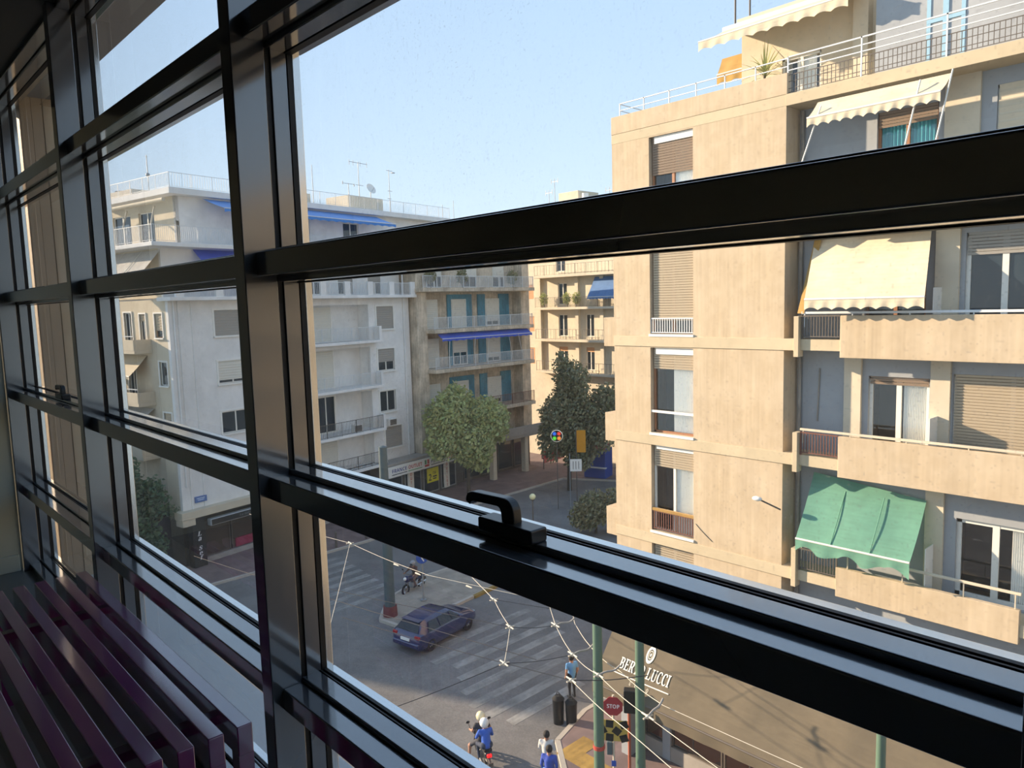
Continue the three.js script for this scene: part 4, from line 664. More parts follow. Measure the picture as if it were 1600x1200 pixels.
// ---------- trees and plants ----------
function leafGeo(l, w) { const g = new THREE.BufferGeometry(); g.setAttribute('position', new THREE.Float32BufferAttribute([0, 0, 0, w, l * 0.5, 0.12 * l, 0, l, 0, -w, l * 0.5, 0.12 * l], 3)); g.setIndex([0, 1, 2, 0, 2, 3]); g.computeVertexNormals(); return g; }
function tree(name, label, pos, blobs, n, m, o = {}) {              // blobs: [x, y, z, rx, ry, rz] crown masses
  const t = thing(name, label, o.cat ?? 'tree', pos), H = o.trunk ?? 2.5;
  const tr = [cyl([0, 0, 0], [0.15, H, 0.1], o.r ?? 0.17, (o.r ?? 0.17) * 0.7, 9)];
  blobs.forEach(([x, y, z]) => tr.push(cyl([0.15, H * 0.9, 0.1], [x, y, z], (o.r ?? 0.17) * 0.5, 0.03, 6)));
  obj('trunk', tr, M.bark, t);
  const im = new THREE.InstancedMesh(leafGeo(o.leaf ?? 0.3, (o.leaf ?? 0.3) * 0.28), m, n), q = new THREE.Object3D(), c = new THREE.Color();
  const vol = blobs.map((b) => b[3] * b[4] * b[5]), tot = vol.reduce((a, b) => a + b, 0);
  for (let i = 0; i < n; i++) {
    let k = 0, r = rnd() * tot; while (r > vol[k]) { r -= vol[k]; k++; }
    const b = blobs[k], a = rnd() * 6.283, cz = rr(-1, 1), s = Math.sqrt(1 - cz * cz), rad = Math.pow(rnd(), 0.45) * (0.82 + 0.3 * vnoise(a * 2, cz * 4, 12, 12, 5 + k));
    q.position.set(b[0] + b[3] * rad * s * Math.cos(a), b[1] + b[4] * rad * cz, b[2] + b[5] * rad * s * Math.sin(a));
    q.rotation.set(rr(0.6, 2.9), rnd() * 6.283, rr(-0.6, 0.6)); q.scale.setScalar(rr(0.7, 1.35)); q.updateMatrix(); im.setMatrixAt(i, q.matrix);
    const v = rr(0.72, 1.25); c.setRGB(v * rr(0.9, 1.15), v, v * rr(0.8, 1)); im.setColorAt(i, c);
  }
  im.name = 'foliage'; im.userData.kind = 'stuff'; im.castShadow = im.receiveShadow = true; t.add(im); return t;
}
tree('street_tree', 'bushy light green street tree in front of the outlet shop', [-44.2, 0.12, -36.0], [[-0.2, 6.6, 1.6, 1.7, 1.9, 2.0], [0.6, 6.2, -1.4, 1.9, 1.8, 2.1], [-0.8, 7.6, 0.2, 1.4, 1.5, 1.5], [0.8, 4.6, 0.2, 1.6, 1.6, 2.2], [0.2, 4.9, 2.6, 1.2, 1.3, 1.2], [0.3, 5.4, -3.0, 1.1, 1.3, 1.1], [0.3, 3.4, -0.8, 1.2, 1.2, 1.4]], 15000, M.leafA, { trunk: 3.2, leaf: 0.32 });
tree('street_tree', 'tall dark tree between the beige house and the tan house', [-40.6, 0.0, -43.6], [[0, 6, 0, 2.2, 2.6, 2.2], [0.4, 8.8, -0.2, 1.5, 1.9, 1.5], [1.6, 5.5, -1.6, 1.8, 2.6, 1.8], [-0.7, 4.4, 0.9, 1.4, 1.8, 1.4], [2.4, 7, -2.4, 1.5, 1.8, 1.5], [0.6, 3, -0.6, 1.4, 1.3, 1.4], [-0.3, 10.2, 0.2, 0.8, 1.1, 0.8]], 15000, M.leafB, { trunk: 3.4, leaf: 0.33, r: 0.2 });
tree('street_tree', 'low bushy tree beside the globe lamp at the foot of the tan house', [-31.6, 0, -36.4], [[0, 1.7, 0, 1.4, 1.2, 1.4], [1.2, 2.0, -1.2, 1.3, 1.2, 1.3], [-0.5, 1.2, 0.6, 1.0, 0.9, 1.0], [2.4, 1.4, -2.4, 1.4, 1.1, 1.4]], 7000, M.leafB, { trunk: 1.0, leaf: 0.24, r: 0.1 });
tree('street_tree', 'dark leafy tree at the left corner beside the black pier sign', [-45.3, 0.12, -12.4], [[-1.6, 1.6, 2.2, 2.0, 1.9, 2.0], [0.3, 1.5, -0.6, 1.2, 1.4, 1.0], [-0.4, 4.6, 0.6, 1.8, 2.2, 1.7], [0.2, 6.4, 0.9, 1.3, 1.4, 1.3], [-1.2, 6.0, 1.6, 1.5, 1.7, 1.5], [0.1, 3.0, -0.2, 1.2, 1.5, 1.2], [0.4, 4.6, -1.0, 0.9, 1.3, 0.8], [-0.2, 1.6, 0.5, 1.3, 1.4, 1.3], [-1.8, 3.4, 1.4, 1.4, 2.0, 1.4], [0.2, 3.6, -1.8, 0.5, 0.5, 0.6]], 17000, M.leafC, { trunk: 2.6, leaf: 0.26 });
function spiky(label, pos, h, n, m, category = 'potted plant') {      // palm-like plant in a pot
  const t = thing('potted_plant', label, category, pos);
  const pot = new THREE.LatheGeometry([[0, 0], [0.16, 0], [0.21, 0.3], [0.23, 0.3], [0.23, 0.34], [0.18, 0.34], [0.18, 0.28], [0, 0.28]].map(([a, b]) => new THREE.Vector2(a, b)), 14); obj('pot', pot, M.terracotta, t);
  obj('stem', cyl([0, 0.28, 0], [0, h * 0.55, 0], 0.035), M.bark, t);
  const lf = []; for (let i = 0; i < n; i++) { const a = i * 2.4, e = rr(0.1, 1.2), L = rr(0.45, 0.7) * h * 0.55, g = sheet(1, 4, (u, v) => [(u - 0.5) * 0.07 * (1 - v * 0.9), Math.sin(e) * L * v - 0.3 * L * v * v * (1.2 - e), Math.cos(e) * L * v]); g.rotateY(a); g.translate(0, h * 0.55 + rr(-0.1, 0.15), 0); lf.push(g); }
  obj('leaves', lf, m, t, STUFF); return t;
}
spiky('tall spiky palm plant on the roof terrace of the tan house', [-11.5, 20.24, ZA - 2.7], 2.6, 34, M.leafA);
spiky('low green plant at the left end of the roof terrace', [-12.9, 20.24, ZA - 1.6], 1.15, 22, M.leafC);
for (const [i, [x, h, l]] of [[-50.6, 1.5, 'bright green plant left on the balcony of the sunlit house'], [-47.6, 1.3, 'green plant right of the balcony door on the sunlit house'], [-46.4, 1.5, 'tallest green plant at the right end of the sunlit balcony']].entries()) tree('potted_plant', l, [x, 14.76, -51.3], [[0, 0.8, 0, 0.5, h * 0.42, 0.35]], 400, M.leafA, { trunk: 0.5, leaf: 0.16, r: 0.03, cat: 'potted plant' });
for (const [s, l] of [[1.2, 'shrub at the left end of the beige house terrace'], [4.6, 'shrub in the middle of the beige house terrace'], [10.6, 'large shrub at the right end of the beige house terrace']]) tree('potted_plant', l, bPos(s, 16.6, 0.4), [[0, 0.9, 0, 0.7, 0.6, 0.4]], 500, M.leafB, { trunk: 0.5, leaf: 0.18, r: 0.03, cat: 'potted plant' });

// ---------- people: one continuous skinned body from a field of tapered capsules ----------
const SKIN = [0.42, 0.22, 0.14];
function body(bones, cell = 0.026) {                                 // bones: [a, b, ra, rb, colour]
  let lo = V(1e9, 1e9, 1e9), hi = V(-1e9, -1e9, -1e9);
  for (const [a, b, ra, rb] of bones) for (const [p, r] of [[a, ra], [b, rb]]) { lo.min(V(p[0] - r, p[1] - r, p[2] - r)); hi.max(V(p[0] + r, p[1] + r, p[2] + r)); }
  const c = lo.clone().add(hi).multiplyScalar(0.5), half = Math.max(hi.x - lo.x, hi.y - lo.y, hi.z - lo.z) / 2 + 0.06, N = Math.min(84, Math.ceil(2 * half / cell));
  const mc = new MarchingCubes(N, M.white, false, false, 60000); mc.isolation = 0;
  const dist = (p, bn) => { const [a, b, ra, rb] = bn, bx = b[0] - a[0], by = b[1] - a[1], bz = b[2] - a[2], px = p[0] - a[0], py = p[1] - a[1], pz = p[2] - a[2]; const t = Math.max(0, Math.min(1, (px * bx + py * by + pz * bz) / (bx * bx + by * by + bz * bz + 1e-9))); return Math.hypot(px - bx * t, py - by * t, pz - bz * t) - (ra + (rb - ra) * t); };
  const k = 0.035, at = (i) => (i - N / 2) / (N / 2) * half, P = [0, 0, 0];
  for (let z = 0; z < N; z++) for (let y = 0; y < N; y++) for (let x = 0; x < N; x++) {
    P[0] = c.x + at(x); P[1] = c.y + at(y); P[2] = c.z + at(z); let d = 1;
    for (const bn of bones) { const e = dist(P, bn), h = Math.max(k - Math.abs(d - e), 0) / k; d = Math.min(d, e) - h * h * k * 0.25; }
    mc.field[z * N * N + y * N + x] = -d;
  }
  mc.update();
  const n = mc.count, pos = new Float32Array(n * 3), col = new Float32Array(n * 3), nor = new Float32Array(n * 3);
  for (let i = 0; i < n; i++) {
    const p = [0, 1, 2].map((q) => mc.positionArray[i * 3 + q] * half + c.getComponent(q)); let best = 1e9, bc = SKIN;
    for (const bn of bones) { const e = dist(p, bn); if (e < best) { best = e; bc = bn[4]; } }
    pos.set(p, i * 3); col.set(bc, i * 3); nor.set([0, 1, 2].map((q) => mc.normalArray[i * 3 + q]), i * 3);
  }
  const g = new THREE.BufferGeometry(); g.setAttribute('position', new THREE.BufferAttribute(pos, 3)); g.setAttribute('color', new THREE.BufferAttribute(col, 3)); g.computeVertexNormals(); return g;
}
function paint(g, c) { g = g.index ? g.toNonIndexed() : g; const n = g.attributes.position.count, a = new Float32Array(n * 3); for (let i = 0; i < n; i++) a.set(c, i * 3); g.setAttribute('color', new THREE.BufferAttribute(a, 3)); g.deleteAttribute('uv'); g.computeVertexNormals(); return g; }
function hand(w, dir, side) {                                        // palm and five fingers at wrist w pointing along dir
  const d = V(...dir).normalize(), s = V(0, 0, 1).cross(d).lengthSq() > 0.1 ? V(0, 0, 1) : V(1, 0, 0), out = [], A = (p) => [p.x, p.y, p.z], w0 = V(...w), pl = w0.clone().addScaledVector(d, 0.09);
  out.push(cyl(w, A(pl), 0.028, 0.034, 7));
  [-0.03, -0.01, 0.01, 0.03].forEach((o, i) => { const a = pl.clone().addScaledVector(s, o).addScaledVector(d, -0.01), L = [0.065, 0.08, 0.075, 0.055][i], b = a.clone().addScaledVector(d, L * 0.6), e = b.clone().addScaledVector(d, L * 0.4).add(V(side * -0.02, 0, 0)); out.push(cyl(A(a), A(b), 0.01, 0.009, 5), cyl(A(b), A(e), 0.009, 0.007, 5)); });
  const th = w0.clone().addScaledVector(d, 0.03).addScaledVector(s, 0.03); out.push(cyl(A(th), A(th.clone().addScaledVector(d, 0.045).addScaledVector(s, 0.03)), 0.012, 0.009, 5));
  return out.map((g) => paint(g, SKIN));
}
const bodyMat = new THREE.MeshStandardMaterial({ vertexColors: true, roughness: 0.85 }); bodyMat.name = 'clothed_body';
function person(label, pos, turn, o) {                               // o: joints and colours; faces +z before turning
  const t = thing('person', label, 'person', pos, turn), J = o.J, sh = o.shirt, pt = o.pants, arm = o.sleeve ? sh : SKIN, leg = o.shorts ? SKIN : pt, sho = o.shoe ?? [0.03, 0.03, 0.03];
  const bones = [[J.hip, J.chest, 0.145, 0.16, sh], [[J.hip[0] - 0.08, J.hip[1], J.hip[2]], [J.hip[0] + 0.08, J.hip[1], J.hip[2]], 0.125, 0.125, pt], [[J.chest[0] - 0.12, J.chest[1] + 0.07, J.chest[2]], [J.chest[0] + 0.12, J.chest[1] + 0.07, J.chest[2]], 0.095, 0.095, sh], [J.chest, J.neck, 0.07, 0.052, SKIN], [J.neck, J.head, 0.055, 0.085, SKIN], [J.head, [J.head[0], J.head[1] + 0.06, J.head[2] - 0.015], 0.092, 0.1, o.hair ?? SKIN]];
  for (const i of [0, 1]) {
    const e = J.elbow[i], s = J.shoulder[i], w = J.wrist[i], m = s.map((v, q) => v + (e[q] - v) * 0.6);
    bones.push([s, m, 0.058, 0.05, sh], [m, e, 0.05, 0.042, arm], [e, w, 0.042, 0.03, arm]);
    const h = J.hipj[i], k = J.knee[i], a = J.ankle[i], f = J.toe[i], hk = h.map((v, q) => v + (k[q] - v) * 0.85);
    bones.push([h, hk, 0.095, 0.065, pt], [hk, k, 0.065, 0.06, leg], [k, a, 0.06, 0.038, leg], [a, f, 0.042, 0.036, sho]);
  }
  const g = [body(bones)], hd = J.head, up = 0.03;
  g.push(paint(sph(hd[0], hd[1] - 0.005, hd[2] + 0.098, 0.018, 6, 5, 0.8, 1.2, 1), SKIN), ...[-1, 1].map((s) => paint(sph(hd[0] + s * 0.094, hd[1], hd[2], 0.022, 6, 5, 0.4, 1.2, 0.8), SKIN)), ...[-1, 1].map((s) => paint(sph(hd[0] + s * 0.034, hd[1] + up, hd[2] + 0.087, 0.011, 6, 5), [0.02, 0.015, 0.012])), paint(sph(hd[0], hd[1] - 0.045, hd[2] + 0.086, 0.022, 6, 4, 1, 0.3, 0.4), [0.28, 0.09, 0.07]));
  for (const i of [0, 1]) { const w = J.wrist[i], e = J.elbow[i]; g.push(...hand(w, [w[0] - e[0], w[1] - e[1], w[2] - e[2]], i ? 1 : -1)); }
  const ms = new THREE.Mesh(mergeGeometries(g.map((q) => { q.deleteAttribute('uv'); return q; })), bodyMat); ms.name = 'body'; ms.castShadow = ms.receiveShadow = true; t.add(ms);
  if (o.hairMat) obj('hair', sph(hd[0], hd[1] + 0.045, hd[2] - 0.025, 0.108, 12, 8, 1, 0.95, 1), o.hairMat, t);
  if (o.helmet) { const h = obj('helmet', sph(hd[0], hd[1] + 0.035, hd[2] - 0.01, 0.162, 16, 12, 0.95, 1, 1.08), o.helmet, t); obj('visor', sph(hd[0], hd[1] + 0.01, hd[2] + 0.06, 0.115, 12, 8, 1, 0.7, 1), M.black, h); }
  return t;
}
const stand = (o = {}) => ({ hip: [0, 0.95, 0], chest: [0, 1.28, o.lean ?? 0], neck: [0, 1.47, 0.01], head: [0, 1.59, 0.03], shoulder: [[-0.19, 1.4, 0], [0.19, 1.4, 0]], elbow: o.elbow ?? [[-0.24, 1.13, -0.03], [0.24, 1.13, -0.03]], wrist: o.wrist ?? [[-0.23, 0.9, 0.06], [0.23, 0.9, 0.06]], hipj: [[-0.09, 0.9, 0], [0.09, 0.9, 0]], knee: o.knee ?? [[-0.1, 0.49, 0.03], [0.1, 0.49, 0.03]], ankle: o.ankle ?? [[-0.1, 0.08, -0.02], [0.1, 0.08, -0.02]], toe: o.toe ?? [[-0.11, 0.04, 0.16], [0.11, 0.04, 0.16]] });
const hairDark = mat('dark_hair', 0x1d1612, 0.8);
person('man in a blue tee shirt and dark trousers standing at the crossing', [-18.75, 0, -20.05], -1.9, { J: stand(), shirt: [0.12, 0.3, 0.55], pants: [0.02, 0.02, 0.025], hair: [0.02, 0.015, 0.01], hairMat: hairDark });
person('walker in a white top at the corner kerb', [-15.85, 0.0, -15.72], -2.5, { J: stand({ elbow: [[-0.25, 1.14, 0.02], [0.24, 1.14, 0.05]], wrist: [[-0.2, 1.05, 0.22], [0.22, 1.2, 0.25]], knee: [[-0.1, 0.49, 0.12], [0.1, 0.49, -0.06]], ankle: [[-0.1, 0.08, 0.12], [0.1, 0.1, -0.28]], toe: [[-0.11, 0.04, 0.3], [0.11, 0.05, -0.12]] }), shirt: [0.62, 0.6, 0.55], pants: [0.5, 0.42, 0.32], sleeve: 1, hair: [0.02, 0.015, 0.01], hairMat: hairDark });
person('walker in a royal blue top and light blue trousers beside the white clad one', [-15.25, 0, -15.22], -2.6, { J: stand({ knee: [[-0.1, 0.49, -0.04], [0.1, 0.49, 0.1]], ankle: [[-0.1, 0.1, -0.24], [0.1, 0.08, 0.1]], toe: [[-0.11, 0.05, -0.08], [0.11, 0.04, 0.28]] }), shirt: [0.05, 0.09, 0.42], pants: [0.2, 0.36, 0.6], sleeve: 1, hair: [0.02, 0.015, 0.01], hairMat: hairDark });

// ---------- vehicles ----------
function wheel(t, x, y, z, r, w) {
  const tor = new THREE.TorusGeometry(r - w * 0.45, w * 0.5, 10, 26); tor.rotateY(Math.PI / 2); tor.translate(x, y, z);
  const k = obj('wheel', tor, M.tyre, t), rim = [];
  const d = new THREE.CylinderGeometry(r * 0.66, r * 0.66, w * 0.55, 22, 1, true); d.rotateZ(Math.PI / 2); d.translate(x, y, z); rim.push(d);
  for (let i = 0; i < 5; i++) { const s = new THREE.BoxGeometry(w * 0.4, r * 0.62, r * 0.15); s.translate(0, r * 0.32, 0); s.rotateX(i * Math.PI * 0.4); s.translate(x, y, z); rim.push(s); }
  const hb = new THREE.CylinderGeometry(r * 0.16, r * 0.16, w * 0.6, 10); hb.rotateZ(Math.PI / 2); hb.translate(x, y, z); rim.push(hb);
  obj('rim', rim, M.chrome, k); return k;
}
{
  const t = thing('hatchback_car', 'dark blue hatchback car passing the island', 'car', [-26.95, 0, -19.75], Math.atan2(-0.19, -0.98));
  // forward is +z; rings run from tail to nose, each ring is the section right sill -> roof line -> left sill
  const ring = (z, w, y0, yb, yt, wt) => { const a = []; for (const s of [1, -1]) { const pts = [[w * 0.9, y0], [w, y0 + 0.14], [w * 1.0, (y0 + yb) / 2 + 0.05], [w * 0.97, yb], [wt, yb + (yt - yb) * 0.75], [wt * 0.82, yt]]; (s > 0 ? pts : pts.reverse()).forEach(([x, y]) => a.push([s * x, y, z])); } return a; };
  const R = [[-2.06, 0.66, 0.36, 0.62, 0.66, 0.6], [-2.0, 0.8, 0.26, 0.78, 0.84, 0.72], [-1.9, 0.85, 0.22, 0.88, 0.98, 0.7], [-1.62, 0.87, 0.2, 0.9, 1.3, 0.62], [-1.3, 0.88, 0.2, 0.9, 1.42, 0.61], [-0.6, 0.88, 0.2, 0.89, 1.46, 0.62], [0.1, 0.88, 0.2, 0.88, 1.42, 0.61], [0.55, 0.88, 0.2, 0.88, 1.2, 0.66], [0.95, 0.88, 0.2, 0.87, 0.95, 0.74], [1.5, 0.86, 0.22, 0.78, 0.86, 0.7], [1.9, 0.78, 0.26, 0.66, 0.74, 0.6], [2.06, 0.6, 0.34, 0.55, 0.6, 0.45]].map((r) => ring(...r));
  obj('body', loft(R), M.carBlue, t);
  const glassM = mat('car_glass', 0x14181c, 0.05), off = 0.012;
  const pane = (name, pts, par) => { const s = pts[0][0] >= 0 ? 1 : -1; return obj(name, quad(...pts), glassM, t, { uv: true }); };
  for (const s of [1, -1]) for (const [z0, z1, z2, z3] of [[-1.45, -0.72, -0.72, -1.25], [-0.66, 0.12, 0.02, -0.66], [0.18, 0.72, 0.2, 0.08]]) {
    const lo = (z) => [s * (0.86 + off), 0.93, z], hi = (z) => [s * (0.645 + off), 1.31, z]; const q = [lo(z0), lo(z1), hi(z2), hi(z3)]; obj('side_window', quad(...(s > 0 ? q.slice().reverse() : q)), glassM, t, { uv: true });
  }
  obj('rear_window', quad([0.66, 0.99, -1.925], [-0.66, 0.99, -1.925], [-0.52, 1.32, -1.64], [0.52, 1.32, -1.64]), glassM, t, { uv: true });
  obj('windscreen', quad([-0.66, 0.96, 0.99], [0.66, 0.96, 0.99], [0.54, 1.38, 0.26], [-0.54, 1.38, 0.26]), glassM, t, { uv: true });
  for (const s of [1, -1]) { obj('tail_light', RB(s * 0.52, s * 0.8, 0.74, 0.88, -2.03, -1.93, 0.02), M.redLens, t); obj('headlight', RB(s * 0.42, s * 0.7, 0.58, 0.7, 1.9, 1.99, 0.02), M.chrome, t); obj('mirror', RB(s * 0.86, s * 1.0, 0.9, 1.02, 0.55, 0.67, 0.03), M.carBlue, t); for (const z of [-1.28, 1.28]) wheel(t, s * 0.79, 0.31, z, 0.31, 0.2); }
  obj('number_plate', RB(-0.26, 0.26, 0.6, 0.72, -2.09, -2.03, 0.005), M.white, t);
  obj('rear_bumper', RB(-0.78, 0.78, 0.3, 0.56, -2.1, -1.9, 0.08), M.carBlue, t);
  obj('rear_wiper', cyl([0, 1.0, -1.95], [0.3, 1.05, -1.9], 0.012), M.black, t);
  obj('roof_spoiler', RB(-0.52, 0.52, 1.36, 1.4, -1.72, -1.45, 0.015), M.carBlue, t);
}
function motorbike(t, paintM, o = {}) {                              // forward is +z
  const wh = (z) => { const g = new THREE.TorusGeometry(0.25, 0.05, 10, 24); g.rotateY(Math.PI / 2); g.translate(0, 0.3, z); const k = obj('wheel', g, M.tyre, t); const sp = []; for (let i = 0; i < 6; i++) { const s = B(-0.015, 0.015, -0.24, 0.24, -0.012, 0.012); s.rotateX(i * Math.PI / 6); s.translate(0, 0.3, z); sp.push(s); } obj('spokes', sp, M.chrome, k); };
  wh(-0.62); wh(0.66);
  obj('frame', [cyl([0, 0.35, -0.55], [0, 0.5, 0], 0.05), cyl([0, 0.5, 0], [0, 0.85, 0.42], 0.045), cyl([-0.07, 0.3, 0.66], [-0.07, 0.95, 0.42], 0.025), cyl([0.07, 0.3, 0.66], [0.07, 0.95, 0.42], 0.025), cyl([0, 0.3, -0.62], [0, 0.75, -0.4], 0.03)], M.railDark, t);
  obj('engine', RB(-0.16, 0.16, 0.28, 0.58, -0.2, 0.25, 0.05), M.galv, t);
  obj('bodywork', [sph(0, 0.82, 0.2, 0.2, 12, 8, 0.85, 0.75, 1.5), RB(-0.13, 0.13, 0.6, 0.78, -0.75, -0.1, 0.06), sph(0, 0.85, 0.55, 0.16, 10, 8, 1.1, 1.1, 0.8)], paintM, t);
  obj('seat', RB(-0.14, 0.14, 0.76, 0.86, -0.68, 0.05, 0.04), M.tyre, t);
  obj('handlebar', [cyl([-0.36, 1.05, 0.36], [0.36, 1.05, 0.36], 0.016), cyl([-0.3, 1.05, 0.38], [-0.36, 1.25, 0.42], 0.01), cyl([0.3, 1.05, 0.38], [0.36, 1.25, 0.42], 0.01)], M.railDark, t);
  for (const s of [-1, 1]) obj('mirror', sph(s * 0.37, 1.28, 0.42, 0.06, 8, 6, 1.2, 0.8, 0.4), M.black, t);
  obj('headlight', sph(0, 0.9, 0.68, 0.09, 10, 8), M.white, t);
  obj('tail_light', RB(-0.08, 0.08, 0.66, 0.76, -0.82, -0.74, 0.02), o.lit ? mat('brake_light', 0xff2020, 0.3, { emissive: lin(0xff1818), emissiveIntensity: 1.2 }) : M.redLens, t);
  obj('exhaust', cyl([0.16, 0.35, -0.1], [0.2, 0.42, -0.75], 0.04, 0.05, 10), M.chrome, t);
  obj('mudguard', [cyl([0, 0.6, -0.7], [0, 0.42, -0.92], 0.05, 0.04, 6), B(-0.08, 0.08, 0.4, 0.55, -0.94, -0.92)], M.railDark, t);
}
const ride = (o = {}) => ({ hip: [0, 0.93, o.z ?? -0.2], chest: [0, 1.24, (o.z ?? -0.2) + 0.12], neck: [0, 1.42, (o.z ?? -0.2) + 0.18], head: [0, 1.54, (o.z ?? -0.2) + 0.22], shoulder: [[-0.19, 1.36, (o.z ?? -0.2) + 0.14], [0.19, 1.36, (o.z ?? -0.2) + 0.14]], elbow: o.elbow ?? [[-0.3, 1.14, 0.1], [0.3, 1.14, 0.1]], wrist: o.wrist ?? [[-0.32, 1.07, 0.3], [0.32, 1.07, 0.3]], hipj: [[-0.1, 0.9, (o.z ?? -0.2)], [0.1, 0.9, (o.z ?? -0.2)]], knee: o.knee ?? [[-0.2, 0.78, (o.z ?? -0.2) + 0.42], [0.2, 0.78, (o.z ?? -0.2) + 0.42]], ankle: o.ankle ?? [[-0.2, 0.38, (o.z ?? -0.2) + 0.25], [0.2, 0.38, (o.z ?? -0.2) + 0.25]], toe: o.toe ?? [[-0.2, 0.33, (o.z ?? -0.2) + 0.42], [0.2, 0.33, (o.z ?? -0.2) + 0.42]] });
{
  let p = [-32.2, 0, -22.2], a = 0.25;
  motorbike(thing('motorbike', 'dark motorbike behind the thick island pole', 'motorbike', p, a), mat('navy_tank', 0x20264a, 0.3));
  person('rider of the motorbike behind the island pole, brown jacket', p, a, { J: ride(), shirt: [0.1, 0.05, 0.04], pants: [0.16, 0.1, 0.08], sleeve: 1, helmet: mat('grey_helmet', 0x8a8c90, 0.25) });
  p = [-18.1, 0, -14.95]; a = Math.PI + 1.15;
  motorbike(thing('scooter', 'two seat scooter with a lit red tail lamp at the bottom of the street', 'scooter', p, a), mat('dark_tank', 0x24282e, 0.35), { lit: 1 });
  person('front rider on the scooter, cream helmet and dark top', p, a, { J: ride({ z: -0.08, ankle: [[-0.2, 0.38, 0.2], [0.42, 0.1, 0.2]], knee: [[-0.2, 0.78, 0.35], [0.36, 0.55, 0.28]], toe: [[-0.2, 0.33, 0.38], [0.44, 0.04, 0.36]] }), shirt: [0.03, 0.03, 0.035], pants: [0.05, 0.05, 0.06], shorts: 1, helmet: mat('cream_helmet', 0xd8cda8, 0.3) });
  const q = person('passenger on the scooter, white helmet and blue shirt', p, a, { J: ride({ z: -0.5, elbow: [[-0.27, 1.1, -0.25], [0.27, 1.1, -0.25]], wrist: [[-0.16, 1.05, -0.1], [0.16, 1.05, -0.1]] }), shirt: [0.04, 0.12, 0.5], pants: [0.03, 0.04, 0.07], sleeve: 1, helmet: mat('white_helmet', 0xe6e4de, 0.3) });
}
// ---------- street furniture ----------
function pole(label, pos, h, r, m, o = {}) { const t = thing(o.name ?? 'street_pole', label, 'pole', pos); obj('shaft', cyl([0, 0, 0], [0, h, 0], r, r * 0.75, 16), m, t); obj('foot', cyl([0, 0, 0], [0, 0.5, 0], r * 1.35, r * 1.25, 16), o.foot ?? m, t); obj('cap', cyl([0, h, 0], [0, h + 0.06, 0], r * 0.8, r * 0.3, 12), m, t); for (const y of o.bands ?? []) obj('band', cyl([0, y, 0], [0, y + 0.1, 0], r * 1.02, r * 1.02, 16), mat('red_tape', 0xb04438, 0.7), t); return t; }
pole('slim green tramway pole left of the stop sign', [-11.81, 0, -13.59], 8.2, 0.15, M.poleGreen, { bands: [3.9] });
pole('green tramway pole in front of the awning lettering', [-11.0, 0, -14.24], 8.0, 0.14, M.poleGreen);
pole('green pole near the right end of the shop awning', [-4.83, 0, -13.14], 9.2, 0.1, M.poleGreen);
pole('thick grey green pole on the nose of the traffic island', [-30.25, 0.13, -19.4], 8.4, 0.27, M.poleGrey, { foot: mat('red_foot', 0x6e3a38, 0.8) });
